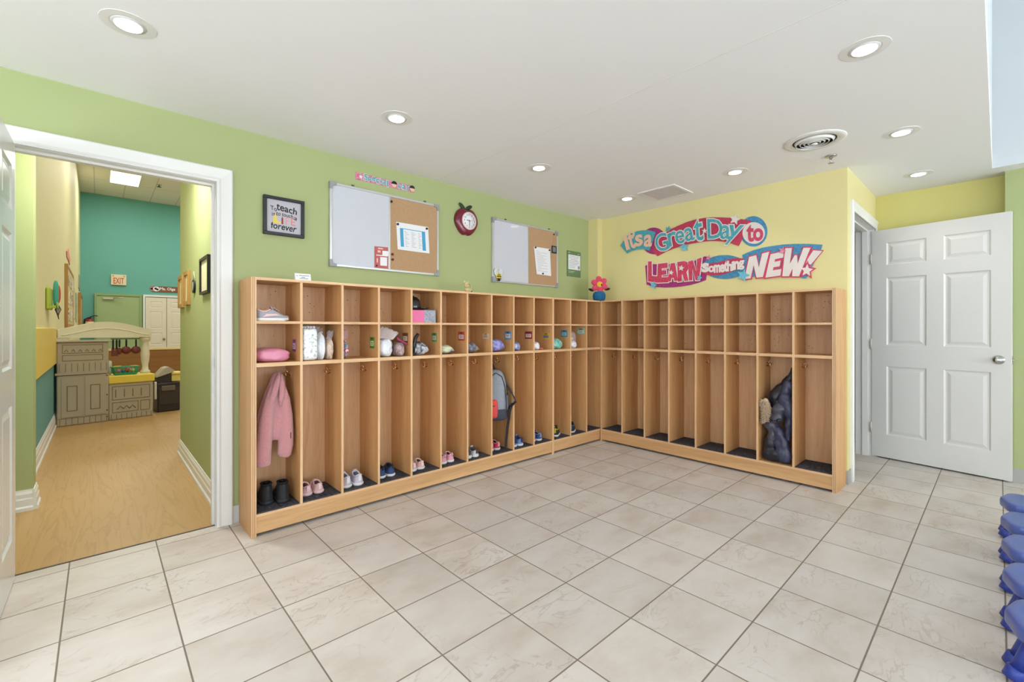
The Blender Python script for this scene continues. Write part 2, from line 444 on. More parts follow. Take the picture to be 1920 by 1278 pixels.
# wall with the hall doorway (opening x -.285..+.508, to 1.985)
b = MB(); b.box(XW, DX0-.03, YA, YA+TH, 0, HR+.1); b.box(DX1+.03, XB+TH, YA, YA+TH, 0, HR+.1); b.box(DX0-.03, DX1+.03, YA, YA+TH, DZ+.03, HR+.1)
struct('wall_left', b, GREEN)
b = MB(); b.box(XB, XB+TH, YC, YA, 0, HC+.02); struct('wall_right', b, YELLOW)
b = MB(); b.box(3.995, XB, 2.925, YA, 0, HC); struct('wall_corner_chase', b, YELLOW)
# alcove side wall with a doorway
CX0, CX1, CZ = 4.245, 5.165, 2.04
b = MB(); b.box(XB+TH, CX0-.02, YC, YC+.14, 0, HC+.02); b.box(CX0-.02, CX1+.02, YC, YC+.14, CZ+.02, HC+.02); b.box(CX1+.02, XD+.1, YC, YC+.14, 0, HC+.02)
struct('wall_alcove', b, YELLOW)
b = MB(); b.box(XD, XD+.1, -.03, YC, 0, HC+.02); struct('wall_far', b, YGREEN)
b = MB(); b.box(5.065, XD+.1, YB, -.03, 0, HC); struct('wall_pier', b, GREEN)
# small room beyond the alcove door
b = MB(); b.box(4.1, 4.2, YC+.14, 2.6, 0, 2.4); b.box(5.9, 6.0, YC+.14, 2.6, 0, 2.4); b.box(4.1, 6.0, 2.6, 2.7, 0, 2.4); b.box(XD+.1, 6.0, YC+.04, YC+.14, 0, 2.4)
struct('wall_inner_room', b, YELLOW)
b = MB(); b.box(4.1, 6.0, YC+.14, 2.7, 2.4, 2.5); struct('ceiling_inner_room', b, CEIL)
b = MB(); b.box(XD+.1, 6.0, YC+.14, 2.6, -.1, 0.0); struct('floor_inner_room', b, TILE)
# back and side walls behind the camera, with openings for the windows
b = MB()
xs = [XW, -2.05, -.55, -.05, 1.45, 1.95, 3.45, 3.55, 5.05, XD+.1]
b.box(XW, XD+.1, YB-.1, YB, 0, .5); b.box(XW, XD+.1, YB-.1, YB, 2.6, HR+.1)
for i in range(0, 10, 2): b.box(xs[i], xs[i+1], YB-.1, YB, .5, 2.6)
struct('wall_back', b, mat('back_wall_paint', (226, 224, 216), .6))
for i in range(4):
    x0, x1 = xs[1+2*i], xs[2+2*i]
    b = MB()
    for q in ((x0, x0+.05, .5, 2.6), (x1-.05, x1, .5, 2.6), (x0, x1, .5, .56), (x0, x1, 2.54, 2.6), (x0, x1, 1.5, 1.54)): b.box(q[0], q[1], YB-.07, YB-.02, q[2], q[3])
    w = struct('window_%d' % (i+1), b, WHITE)
    g = MB(); g.box(x0+.05, x1-.05, YB-.05, YB-.045, .56, 2.54); g.build('pane', mat('window_glass', (235, 240, 242), .02, trans=1.0, var=0), w)
b = MB(); b.box(XW-.1, XW, YB, YA, 0, .5); b.box(XW-.1, XW, YB, YA, 2.5, HR+.1); b.box(XW-.1, XW, YB, -3.05, .5, 2.5); b.box(XW-.1, XW, -.75, .3, .5, 2.5); b.box(XW-.1, XW, 2.0, YA, .5, 2.5)
struct('wall_side', b, mat('side_wall_paint', (224, 222, 214), .6))
b = MB()
for q in ((-3.05, -3.0, .5, 2.5), (-.8, -.75, .5, 2.5), (-3.05, -.75, .5, .56), (-3.05, -.75, 2.44, 2.5), (-1.93, -1.87, .5, 2.5)): b.box(XW-.07, XW-.02, q[0], q[1], q[2], q[3])
w = struct('window_5', b, WHITE)
g = MB(); g.box(XW-.05, XW-.045, -3.0, -.8, .56, 2.44); g.build('pane', MATS['window_glass'], w)
b = MB()
for q in ((.3, .35, .5, 2.5), (1.95, 2.0, .5, 2.5), (.3, 2.0, .5, .56), (.3, 2.0, 2.44, 2.5), (1.12, 1.18, .5, 2.5)): b.box(XW-.07, XW-.02, q[0], q[1], q[2], q[3])
w = struct('window_6', b, WHITE)  # unseen window added for the extra daylight it brings
g = MB(); g.box(XW-.05, XW-.045, .35, 1.95, .56, 2.44); g.build('pane', MATS['window_glass'], w)
# ceilings
b = MB(); b.box(XW, XD+.1, YE, YA, HC, HC+.1); b.box(XE, XD+.1, YB, YE, HC, HC+.1)
struct('ceiling', b, CEIL)
b = MB(); b.box(XW, XE+.06, YB, YE+.06, HR, HR+.1); struct('ceiling_raised', b, COOLW)
b = MB(); b.box(XE, XE+.06, YB, YE, HC+.1, HR); b.box(XE-.004, XE, YB, YE, HC, HR); b.box(XW, XE, YE, YE+.06, HC+.1, HR); struct('wall_bulkhead', b, COOLW)
b = MB(); b.box(2.0, 2.004, YE, YA, HC-.0006, HC); struct('trim_ceiling_seam', b, mat('ceiling_seam', (222, 221, 219), .8))

# hall beyond the doorway
b = MB(); b.box(HX, HX+.12, YA+TH, HE, 0, HH); struct('wall_hall_right', b, GREEN)
b = MB(); b.box(HX+.12, 4.3, HE-.12, HE, 0, HH); struct('wall_hall_end', b, mat('pale_hall_paint', (224, 222, 214), .6))
b = MB(); b.box(-1.4, -.31, 4.14, 4.30, 0, HH); struct('wall_hall_stub', b, GREEN)
b = MB(); b.box(-.51, -.39, 4.30, YT, .735, HH); struct('wall_hall_left', b, HALLYEL)
b = MB(); b.box(-.51, -.388, 4.30, YT, 0, .735); struct('wall_hall_wainscot', b, TEALDK)
b = MB(); b.box(-.39, 4.3, YT, YT+.1, 0, HH)
struct('wall_hall_far', b, TEAL)
b = MB(); b.box(4.2, 4.3, 5.3, YT, 0, HH); b.box(-1.5, -1.4, YA+TH, 4.30, 0, HH); struct('wall_hall_side', b, MATS['pale_hall_paint'])
def grid_mat():
    m = bpy.data.materials.new('ceiling_tile'); m.use_nodes = True
    nt = m.node_tree; N = nt.nodes; L = nt.links; bs = N['Principled BSDF']
    tc = N.new('ShaderNodeTexCoord'); mp = N.new('ShaderNodeMapping'); mp.inputs['Location'].default_value = (.19+6, .36, 0); L.new(tc.outputs['Object'], mp.inputs[0])
    bk = N.new('ShaderNodeTexBrick'); bk.offset = 0; bk.inputs['Scale'].default_value = 1; bk.inputs['Brick Width'].default_value = .61; bk.inputs['Row Height'].default_value = 1.22
    bk.inputs['Mortar Size'].default_value = .012; bk.inputs['Color1'].default_value = bk.inputs['Color2'].default_value = lin((226, 222, 212)); bk.inputs['Mortar'].default_value = lin((196, 192, 184))
    L.new(mp.outputs[0], bk.inputs['Vector']); L.new(bk.outputs[0], bs.inputs['Base Color']); bs.inputs['Roughness'].default_value = .85
    return m
b = MB(); b.box(-1.4, HX, YA+TH, 4.55, 2.52, 2.60); struct('added_low_ceiling', b, CEIL)  # unseen low slab added to carry the corridor fill lamp
b = MB(); b.box(-1.5, 4.3, YA+TH, YT, HH, HH+.1); struct('ceiling_hall', b, grid_mat())

# casings (moulded profile mitred round the opening) ----------------------------------
def casing(x0, x1, zt, w, yf, mb, side=1):
    """stepped architrave around an opening, standing out of the plane y=yf towards -y"""
    prof = [(0, .004), (.0, .012), (.012, .016), (.022, .011), (.030, .012), (.060*w/.08, .019), (w-.006, .021), (w, .016), (w, 0)]
    path = lambda d: [(x0-d, 0), (x0-d, zt+d), (x1+d, zt+d), (x1+d, 0)]
    V = []
    for d, h in prof: V.append([mb.v((px, yf-h, pz)) for px, pz in path(d)])
    for a, c in zip(V, V[1:]):
        for i in range(3): mb.f([a[i], a[i+1], c[i+1], c[i]])
    for i in (0, 3): mb.f([r[i] for r in V])
b = MB(); casing(DX0-.003, DX1+.003, DZ+.003, .08, YA, b)
b.box(DX0-.03, DX0, YA, YA+TH, 0, DZ+.03); b.box(DX1, DX1+.03, YA, YA+TH, 0, DZ+.03); b.box(DX0, DX1, YA, YA+TH, DZ, DZ+.03)
b.box(DX1-.012, DX1, YA+.045, YA+.085, 0, DZ-.012); b.box(DX0, DX0+.012, YA+.045, YA+.085, 0, DZ-.012); b.box(DX0, DX1, YA+.045, YA+.085, DZ-.012, DZ)
t1 = struct('trim_1', b, WHITE)
b = MB(); b.box(DX1-.0015, DX1+.001, YA+.012, YA+.04, .92, .985); b.build('strike_plate', CHROME, t1)
b = MB(); casing(CX0, CX1, CZ, .075, YC, b)
b.box(CX0-.02, CX0, YC, YC+.14, 0, CZ+.02); b.box(CX1, CX1+.02, YC, YC+.14, 0, CZ+.02); b.box(CX0, CX1, YC, YC+.14, CZ, CZ+.02)
b.box(CX1-.012, CX1, YC+.05, YC+.09, 0, CZ-.012); b.box(CX0, CX0+.012, YC+.05, YC+.09, 0, CZ-.012); b.box(CX0, CX1, YC+.05, YC+.09, CZ-.012, CZ)
t2 = struct('trim_2', b, WHITE)
b = MB(); b.box(XD-.004, XD, YC+.0, YC+.004, 0, 0.01); b.bm.free()

# six-panel doors ------------------------------------------------------------------
def panel_door(w, h, t, cols, rows, mb):
    """leaf from x 0..w, front face y=0, back y=t; raised panels both sides"""
    xs = sorted({0, w, *[v for c in cols for v in c]}); zs = sorted({0, h, *[v for r in rows for v in r]})
    isp = lambda xa, xb, za, zb: any(abs(c[0]-xa) < 1e-6 and abs(c[1]-xb) < 1e-6 for c in cols) and any(abs(r[0]-za) < 1e-6 and abs(r[1]-zb) < 1e-6 for r in rows)
    for side, y0, sg in ((0, 0.0, 1), (1, t, -1)):
        for xa, xb in zip(xs, xs[1:]):
            for za, zb in zip(zs, zs[1:]):
                if not isp(xa, xb, za, zb):
                    mb.f([mb.v((xa, y0, za)), mb.v((xb, y0, za)), mb.v((xb, y0, zb)), mb.v((xa, y0, zb))])
                else:
                    R_ = []
                    for ins, dp in ((0, 0), (.010, .009), (.020, .009), (.042, .002)):
                        R_.append([mb.v(p) for p in ((xa+ins, y0+sg*dp, za+ins), (xb-ins, y0+sg*dp, za+ins), (xb-ins, y0+sg*dp, zb-ins), (xa+ins, y0+sg*dp, zb-ins))])
                    for a, c in zip(R_, R_[1:]):
                        for i in range(4): mb.f([a[i], a[(i+1) % 4], c[(i+1) % 4], c[i]])
                    mb.f(R_[-1])
    for q in (((0, 0, 0), (0, t, 0), (0, t, h), (0, 0, h)), ((w, 0, 0), (w, t, 0), (w, t, h), (w, 0, h)), ((0, 0, 0), (w, 0, 0), (w, t, 0), (0, t, 0)), ((0, 0, h), (w, 0, h), (w, t, h), (0, t, h))):
        mb.f([mb.v(p) for p in q])
    bmesh.ops.remove_doubles(mb.bm, verts=mb.bm.verts[:], dist=1e-5)
def knob(parent, x, z, y, sg, m):
    k = MB(); k.lathe([(.001, 0), (.034, sg*-.001), (.033, sg*-.006), (.016, sg*-.010), (.0115, sg*-.022), (.020, sg*-.030), (.0265, sg*-.040), (.024, sg*-.049), (.008, sg*-.052)], (x, y, z), 24, 'Y')
    return k.build('door_knob', m, parent, 'round satin chrome door knob')
rows = [(.20, .805), (.99, 1.585), (1.695, 1.893)]
# right door: hinged at the far end of the alcove doorway, swung open along the end wall
w2 = .845; d = MB(); panel_door(w2, 2.01, .036, [(.105, .37), (.475, .74)], rows, d)
D2 = d.build('door_2', DOORW); D2['kind'] = 'structure'
hx, hy = 5.155, .772; fx, fy = 5.02, -.047
D2.location = (hx, hy, .012); D2.rotation_euler = (0, 0, math.atan2(fy-hy, fx-hx))
knob(D2, w2-.065, .90, 0, 1, CHROME); 
k = MB(); k.box(w2-.001, w2+.003, .006, .030, .87, .93); k.cyl((w2, .018, .90), (w2+.012, .018, .90), .007); k.build('latch', CHROME, D2)
for hz in (.25, 1.0, 1.76):
    k = MB(); k.box(-.004, .0, .004, .034, hz-.045, hz+.045); k.cyl((-.006, -.004, hz-.045), (-.006, -.004, hz+.045), .006); k.build('hinge', mat('painted_hinge', (206, 198, 184), .4, .1), D2)
# left door: hinged on the left jamb of the hall doorway and standing open into the room
w1 = .775; d = MB(); panel_door(w1, 1.982, .036, [(.085, .34), (.435, .69)], [(.20, .80), (.965, 1.56), (1.665, 1.865)], d)
D1 = d.build('door_1', DOORW); D1['kind'] = 'structure'
D1.location = (DX0-.016, YA-.022, .008); D1.rotation_euler = (0, 0, R(-90.5))
knob(D1, w1-.065, .92, 0, 1, CHROME); D1.data.materials[0] = mat('white_door_gloss', (226, 226, 226), .22, var=.01)

# baseboards -------------------------------------------------------------------
b = MB(); b.box(DX1+.083, .62, YA-.006, YA, 0, .1); struct('baseboard_left', b, mat('pale_rubber_base', (206, 207, 205), .5))
b = MB(); b.box(XB-.006, XB, YC-.006, .775, 0, .1); b.box(XB, CX0-.075, YC-.006, YC, 0, .1); struct('baseboard_right', b, RUBBER)
b = MB(); b.box(5.059, 5.065, YB, -.03, 0, .105); struct('baseboard_pier', b, RUBBER)
def skirting(p0, p1, h, t, name):
    """moulded white skirting running from p0 to p1, standing to the left of the direction"""
    a = Vector((*p0, 0)); c = Vector((*p1, 0)); dr = (c-a).normalized(); nm = Vector((-dr.y, dr.x, 0))
    pr = [(0, 0), (t*1.5, 0), (t*1.5, .02), (t, .03), (t, h*.55), (t*.75, h*.62), (t*.75, h*.8), (t*.35, h*.93), (t*.3, h), (0, h)]
    m = MB(); m.loft([[tuple(p+nm*u+Vector((0, 0, v))) for u, v in pr] for p in (a, c)], smooth=False)
    return struct(name, m, WHITE)
skirting((HX, YA+TH), (HX, HE), .13, .016, 'baseboard_hall_right')
skirting((-.31, 4.14), (-1.4, 4.14), .13, .016, 'baseboard_stub')
skirting((-.31, 4.30), (-.31, 4.124), .13, .016, 'baseboard_stub_end')
skirting((-.388, YT), (-.388, 4.31), .15, .016, 'baseboard_hall_left')
# ------------------------------------------------------------------ pot lights, vents
LENS = mat('led_lens', (255, 250, 240), .4, emit=(255, 250, 242), estr=6)
def pot_light(x, y, label):
    t = thing('pot_light', label, 'ceiling light', (x, y, HC), 0, 'recessed ceiling pot lights')
    m = MB(); m.lathe([(.088, 0), (.0875, -.0018), (.060, -.0028), (.054, -.001), (.053, .0)], n=40, smooth=False); m.build('trim_ring', WHITE, t)
    m = MB(); m.lathe([(.001, .002), (.056, .0015), (.054, -.0045), (.040, -.005), (.001, -.005)], n=32)
    m2 = MB(); m2.lathe([(.044, -.0035), (.043, -.0075), (.001, -.0085)], n=32); m.build('gimbal', mat('gimbal_white', (210, 210, 208), .35), t); m2.build('lens', LENS, t)
    d = bpy.data.lights.new('pot_light_beam', 'SPOT'); d.energy = 12; d.spot_size = R(125); d.spot_blend = .8; d.shadow_soft_size = .05; d.color = (1, .985, .96)
    o = bpy.data.objects.new('pot_light_beam', d); C.objects.link(o); o.location = (x, y, HC-.012)
for x, y, l in ((.085, 2.29, 'round recessed ceiling light above the open hall doorway'), (1.245, 2.29, 'round recessed ceiling light in front of the large whiteboard'),
                (2.41, 2.29, 'round recessed ceiling light in front of the apple clock'), (3.575, 2.29, 'round recessed ceiling light nearest the room corner, beside the square grille'),
                (3.575, 1.35, 'round recessed ceiling light between the square grille and the round vent'), (3.60, .40, 'round recessed ceiling light right of the round vent'),
                (2.41, .385, 'large near recessed ceiling light at upper right'), (4.667, .418, 'round recessed ceiling light just above the open white door')):
    pot_light(x, y, l)
t = thing('round_air_vent', 'round white ceiling diffuser with concentric louvres', 'vent', (3.356, .788, HC))
m = MB(); m.lathe([(.168, 0), (.166, -.004), (.150, -.008), (.126, -.008), (.118, -.004), (.116, 0)], n=48); m.build('flange', WHITE, t)
m = MB(); m.lathe([(.001, -.0004), (.117, -.0004), (.117, -.001), (.001, -.001)], n=40); m.build('duct_shade_disc', mat('duct_shade', (18, 16, 15), .8), t)  # flat near-black disc stands in for shade inside the duct
for r in (.108, .086, .064, .042):
    m = MB(); m.lathe([(r, -.0015), (r+.0015, -.0015), (r-.010, -.018), (r-.0125, -.018)], n=40); m.build('louvre_ring', WHITE, t)
m = MB(); m.lathe([(.001, -.020), (.02, -.019), (.016, -.024), (.001, -.025)], n=24); m.build('centre_cap', WHITE, t)
t = thing('sprinkler_head', 'small chrome fire sprinkler head beside the round vent', 'sprinkler', (3.731, .779, HC))
m = MB(); m.lathe([(.036, 0), (.034, -.006), (.022, -.010), (.012, -.010), (.010, -.022), (.001, -.022)], n=28); m.build('escutcheon', CHROME, t)
m = MB(); m.tube([(.010, 0, -.02), (.014, 0, -.035), (.006, 0, -.05)], .0025, 8); m.tube([(-.010, 0, -.02), (-.014, 0, -.035), (-.006, 0, -.05)], .0025, 8); m.cyl((0, 0, -.022), (0, 0, -.05), .003); m.build('frame_arms', CHROME, t)
m = MB(); m.lathe([(.001, -.050), (.018, -.050), (.018, -.052), (.001, -.053)], n=24); m.build('deflector', CHROME, t)
t = thing('square_air_grille', 'square white return air grille in the ceiling near the corner', 'vent', (3.668, 1.967, HC))
m = MB(); S = .17
for a, c in (((-S, -S+.025), (-S, S)), ((S-.025, S), (-S, S)), ((-S+.025, S-.025), (-S, -S+.025)), ((-S+.025, S-.025), (S-.025, S))): m.box(a[0], a[1], c[0], c[1], -.008, 0)
m.build('frame', WHITE, t)
m = MB(); m.box(-S+.025, S-.025, -S+.025, S-.025, -.002, -.001); m.build('backing', mat('grille_shadow', (84, 78, 74), .8), t)
m = MB()
for i in range(20):
    y = -S+.034+i*.0143
    P = [m.v(p) for p in ((-S+.025, y, -.002), (S-.025, y, -.002), (S-.025, y+.0085, -.007), (-S+.025, y+.0085, -.007))]; m.f(P)
m.build('louvres', mat('grille_white', (206, 198, 192), .6), t)

# ------------------------------------------------------------------ lockers
PIT, DEP = .2427, .285
TAGC = {}
def coat_hook_mesh():
    m = MB()
    m.box(-.0015, 0, -.009, .009, -.014, .016)
    for s in (-1, 1): m.tube([(0, 0, -.006), (-.014, s*.006, -.016), (-.028, s*.016, -.012), (-.033, s*.020, .002)], [.003, .003, .003, .0035], 8)
    for s in (-1, 1): m.ell((-.033, s*.020, .004), (.0052, .0052, .0052), 10, 6)
    m.tube([(0, 0, .006), (-.016, 0, .012), (-.024, 0, .024)], [.003, .003, .0032], 8); m.ell((-.024, 0, .026), (.005, .005, .005), 10, 6)
    bmesh.ops.recalc_face_normals(m.bm, faces=m.bm.faces[:])
    me = bpy.data.meshes.new('coat_hook'); m.bm.to_mesh(me); m.bm.free(); me.materials.append(BRASS)
    return me
HOOK = coat_hook_mesh()
CARPET = speckle_mat('charcoal_carpet', [(34, 34, 42), (48, 48, 58), (70, 70, 80), (40, 40, 48), (96, 94, 98)], 55, .95, bump=.6, stretch=(1, .25, 1), interp='LINEAR')
def edge_front(mb, fr=0.0):
    for f in mb.bm.faces:
        if f.normal.y < -.9 or all(abs(v.co.y-fr) < 1e-5 for v in f.verts): f.material_index = 1
def locker(label, loc, rotz, n, thick0, thick1, hook_side, carpets, group):
    t = thing('cubby_locker', label, 'locker', loc, rotz, group)
    W = thick0 + thick1 + n*PIT - .0145 + .0145
    x_in0 = thick0; x_in1 = W - thick1
    step = (x_in1 - x_in0 + .0145)/n
    divs = [x_in0 - .0145 + step*k for k in range(n+1)]     # left face of each divider k=1..n-1
    def panel(name, x0, x1, y0, y1, z0, z1, mats, lam=False):
        m = MB(); m.box(x0, x1, y0, y1, z0, z1); m.bm.normal_update(); edge_front(m)
        if lam:       # two boards screwed together: dark joint lines down the front edge
            m.mi = 2
            for q in (.30, .66): m.box(x0+(x1-x0)*q-.0012, x0+(x1-x0)*q+.0012, -.0006, .001, z0+.001, z1-.001)
        return m.build(name, mats, t)
    panel('end_panel', 0, thick0, 0, DEP, 0, HL, [MAPLED, EDGE, PLYD], thick0 > .02)
    panel('end_panel', W-thick1, W, 0, DEP, 0, HL, [MAPLED, EDGE, PLYD], thick1 > .02)
    for k in range(1, n): panel('divider', divs[k], divs[k]+.0145, .002, DEP-.006, .124, HL-.015, [MAPLED, EDGE])
    panel('top_panel', thick0, W-thick1, .001, DEP, HL-.015, HL, [MAPLEX, EDGEX])
    panel('base_panel', thick0, W-thick1, .001, DEP-.006, .110, .124, [MAPLEX, EDGEX])
    panel('kick_board', thick0, W-thick1, .006, .022, .018, .110, [MAPLEX, MAPLEX])
    panel('back_panel', thick0, W-thick1, DEP-.006, DEP-.0005, .05, HL-.015, [MAPLE, MAPLE])
    for k in range(n):
        a = x_in0 if k == 0 else divs[k]+.0145; c = x_in1 if k == n-1 else divs[k+1]
        panel('shelf', a, c, .0015, DEP-.006, 1.176, 1.191, [MAPLEY, EDGEX]); panel('shelf', a, c, .0015, DEP-.006, .936, .957, [MAPLEY, EDGEX])
        hk = link_mesh('coat_hook', HOOK, t)
        if hook_side > 0: hk.location = (c-.0002, .182, .872)
        else: hk.location = (a+.0002, .182, .865); hk.rotation_euler = (0, 0, PI)
        if k in carpets:
            m = MB(); m.box(a+.002, c-.002, .008, DEP-.008, .1242, .131); m.build('carpet_mat', CARPET, t)
    return t, divs, step
U1, d1, st1 = locker('long maple cubby locker of ten bays against the green wall', (.615, YL, 0), 0, 10, .026, .012, 1, range(10), 'maple cubby lockers')
U2, d2, st2 = locker('short three-bay maple cubby locker beside the room corner', (.615+.026+.012+10*PIT+.0005, YL, 0), 0, 3, .012, .0145, 1, range(3), 'maple cubby lockers')
U3, d3, st3 = locker('maple cubby locker of eight bays against the yellow wall', (XL, 2.7425, 0), R(-90), 8, .0145, .026, -1, (0, 1, 2, 3, 4, 5, 7), 'maple cubby lockers')
# ------------------------------------------------------------------ things on the green wall
def Apt(px, py, Y=YA): return at_y(px, py, Y)
PUSH = []
def push_pin(x, z, col, label, yw, group):
    t = thing('push_pin', label, 'push pin', (x, yw, z), 0, group)
    m = MB(); m.lathe([(.001, -.010), (.0085, -.010), (.009, -.008), (.005, -.006), (.005, -.003), (.008, -.001), (.008, 0), (.001, 0)], n=14, axis='Y'); m.build('pin_head', mat('pin_'+col, {'black': (24, 22, 30), 'maroon': (110, 24, 24)}[col], .35), t)
def frame_box(mb, x0, x1, z0, z1, w, y0, y1, bev=0.0):
    mb.box(x0, x1, y0, y1, z0, z0+w); mb.box(x0, x1, y0, y1, z1-w, z1); mb.box(x0, x0+w, y0, y1, z0+w, z1-w); mb.box(x1-w, x1, y0, y1, z0+w, z1-w)

# framed print
t = thing('picture_frame', 'square black framed print with hand-lettered saying about teaching', 'picture', (.865, YA, 1.852))
m = MB(); frame_box(m, -.120, .120, -.120, .120, .019, -.026, 0); m.build('frame', mat('black_frame', (20, 19, 26), .4), t, bevel=.002)
m = MB(); m.box(-.101, .101, -.010, -.004, -.101, .101); pr = m.build('print', mat('silver_print_paper', (186, 182, 190), .55), t)
yy = -.0106
def fq(x0, z0, x1, z1, h0, h1): return ((x0, z0+h0), (x1, z1+h1), (x1, z1), (x0, z0))
m = MB(); text_quad(m, 'To', ((-.080, .062), (-.046, .056), (-.040, .028), (-.072, .034)), yy, .012, .25); m.build('black_word', INK, pr)
m = MB(); text_quad(m, 'teach', ((-.046, .088), (.074, .066), (.078, .026), (-.040, .040)), yy, .018, .2); m.build('black_word', INK, pr)
m = MB(); text_quad(m, 'is', ((-.074, .022), (-.052, .024), (-.052, .003), (-.070, -.002)), yy, .008, .2); m.build('black_word', INK, pr)
m = MB(); text_quad(m, 'to', ((-.046, .026), (-.020, .026), (-.020, .006), (-.046, .004)), yy, .008, .2); m.build('black_word', INK, pr)
m = MB(); text_quad(m, 'touch', ((-.012, .030), (.054, .024), (.054, .000), (-.012, .006)), yy, .010, .2); m.build('black_word', INK, pr)
m = MB(); text_quad(m, 'a', ((.058, .014), (.078, .006), (.076, -.012), (.058, -.006)), yy, .008, .2); m.build('black_word', INK, pr)
m = MB(); text_quad(m, 'forever', ((-.078, -.038), (.076, -.044), (.074, -.086), (-.074, -.078)), yy, .016, .22); m.build('black_word', INK, pr)

m = MB(); m.mi = 0
m.prism([(-.066, -.045), (-.060, .0), (-.050, .012), (-.042, .0), (-.040, -.028), (-.020, -.034), (-.022, -.045)], yy-.0006, yy)
m.mi = 1; m.prism([(-.015, -.045), (-.015, -.010), (-.010, .002), (-.005, -.010), (-.005, -.045)], yy-.0006, yy)
m.mi = 2; text_quad(m, 'F', rectq(.010, .030, -.045, .0), yy, .02); m.mi = 3; text_quad(m, 'E', rectq(.042, .066, -.045, .0), yy, .02)
m.build('coloured_lettering', [mat('print_yellow', (226, 200, 90), .6), mat('print_red', (150, 40, 34), .6), mat('print_pink', (214, 150, 160), .6), mat('print_coral', (212, 140, 132), .6)], pr)

# two combination boards
def combo_board(x0, x1, z0, z1, xd, label):
    t = thing('combination_board', label, 'whiteboard', ((x0+x1)/2, YA, (z0+z1)/2), 0)
    w, h = (x1-x0)/2, (z1-z0)/2; xm = xd-(x0+x1)/2
    m = MB(); frame_box(m, -w, w, -h, h, .016, -.020, -.001); m.box(xm-.006, xm+.006, -.017, -.012, -h+.016, h-.016); m.build('frame', ALU, t, bevel=.002)
    m = MB(); m.box(-w+.014, xm-.004, -.013, -.003, -h+.014, h-.014); m.build('dry_erase_panel', mat('dry_erase_white', (202, 204, 213), .06, var=.004, coat=.5), t, 'glossy white panel')
    m = MB(); m.box(xm+.004, w-.014, -.014, -.003, -h+.014, h-.014); m.build('cork_panel', speckle_mat('cork', [(178, 142, 106), (188, 152, 116), (170, 134, 98), (194, 160, 124)], 160, .9, interp='LINEAR'), t, 'brown cork panel')
    for sx in (-1, 1):
        for sz in (-1, 1):
            m = MB(); poly = [(0, 0), (.048, 0), (.048, .019), (.024, .024), (.019, .048), (0, .048)]
            P = [(sx*(w+.002)-sx*a, sz*(h+.002)-sz*c) for a, c in poly]
            m.prism(P, -.024, -.002); m.build('corner_cap', GREYP, t)
    for sx in (-.62, .72):
        m = MB(); m.box(sx*w-.008, sx*w+.008, -.012, 0, h, h+.014); m.build('mounting_clip', mat('dark_clip', (86, 84, 80), .5), t)
    return t
combo_board(1.150, 2.022, 1.572, 2.140, 1.592, 'large whiteboard and cork board between the black frame and apple clock')
combo_board(2.590, 3.470, 1.566, 2.138, 3.040, 'whiteboard and cork board right of the apple clock, nearer the corner')
YCk = YA-.0145

def sheet(name, label, cat, quad, yw, mats, marks=None, curl=.004, group=None):
    """paper with a slight curl: quad TL,TR,BR,BL in world x,z"""
    cx = sum(q[0] for q in quad)/4; cz = sum(q[1] for q in quad)/4
    t = thing(name, label, cat, (cx, yw, cz), 0, group)
    Q = [(q[0]-cx, q[1]-cz) for q in quad]
    def at(u, w, off=0.0):
        a = [Q[3][i]+(Q[2][i]-Q[3][i])*u for i in (0, 1)]; c = [Q[0][i]+(Q[1][i]-Q[0][i])*u for i in (0, 1)]
        return (a[0]+(c[0]-a[0])*w, -.0012-curl*(1-w)**2*(.4+.6*abs(u-.5)*2)-off, a[1]+(c[1]-a[1])*w)
    m = MB(); n = 8
    F = [[m.v(at(i/n, j/n, .0005)) for i in range(n+1)] for j in range(n+1)]; B = [[m.v(at(i/n, j/n)) for i in range(n+1)] for j in range(n+1)]
    for G, rv in ((F, 0), (B, 1)):
        for j in range(n):
            for i in range(n):
                q = [G[j][i], G[j][i+1], G[j+1][i+1], G[j+1][i]]; m.f(q[::-1] if rv else q, smooth=True)
    p = m.build('sheet', mats[0], t)
    if marks:
        m = MB()
        for (u0, u1, w0, w1, mi) in marks:
            m.mi = mi
            for k in range(4):
                a0 = w0+(w1-w0)*k/4; a1 = w0+(w1-w0)*(k+1)/4
                m.f([m.v(at(u0, a0, .0009)), m.v(at(u1, a0, .0009)), m.v(at(u1, a1, .0009)), m.v(at(u0, a1, .0009))])
        m.build('printing', mats[1], t)
    return t
GT = mat('grey_print', (150, 148, 156), .8); BLUEP = mat('blue_print', (74, 158, 200), .7)
mk = [(.10, .20, .12, .80, 1), (.78, .89, .08, .80, 1), (.20, .78, .775, .80, 1)]
for r in range(11):
    w = .70-r*.055
    for u0, u1 in ((.24, .24+.05+.04*((r*7) % 3)), (.44, .52+.03*((r*5) % 3)), (.66, .72+.02*(r % 3))): mk.append((u0, u1, w, w+.012, 0))
sheet('weekly_schedule', 'landscape sheet with two blue columns pinned on the large cork board', 'paper',
      ((1.645, 1.947), (1.924, 1.949), (1.934, 1.742), (1.655, 1.742)), YCk, [PAPER, [GT, BLUEP]], mk)
push_pin(1.655, 1.930, 'black', 'black push pin at left top corner of blue-striped sheet', YCk-.002, 'black push pins')
push_pin(1.908, 1.934, 'black', 'black push pin at right top corner of blue-striped sheet', YCk-.002, 'black push pins')
push_pin(1.604, 2.090, 'black', 'black push pin in the top left corner of large cork board', YCk, 'black push pins')
push_pin(1.612, 1.700, 'maroon', 'upper of two maroon push pins beside the red notice', YCk, 'maroon push pins')
push_pin(1.613, 1.662, 'maroon', 'lower of two maroon push pins beside the red notice', YCk, 'maroon push pins')
REDN = mat('red_notice_print', (186, 98, 94), .7)
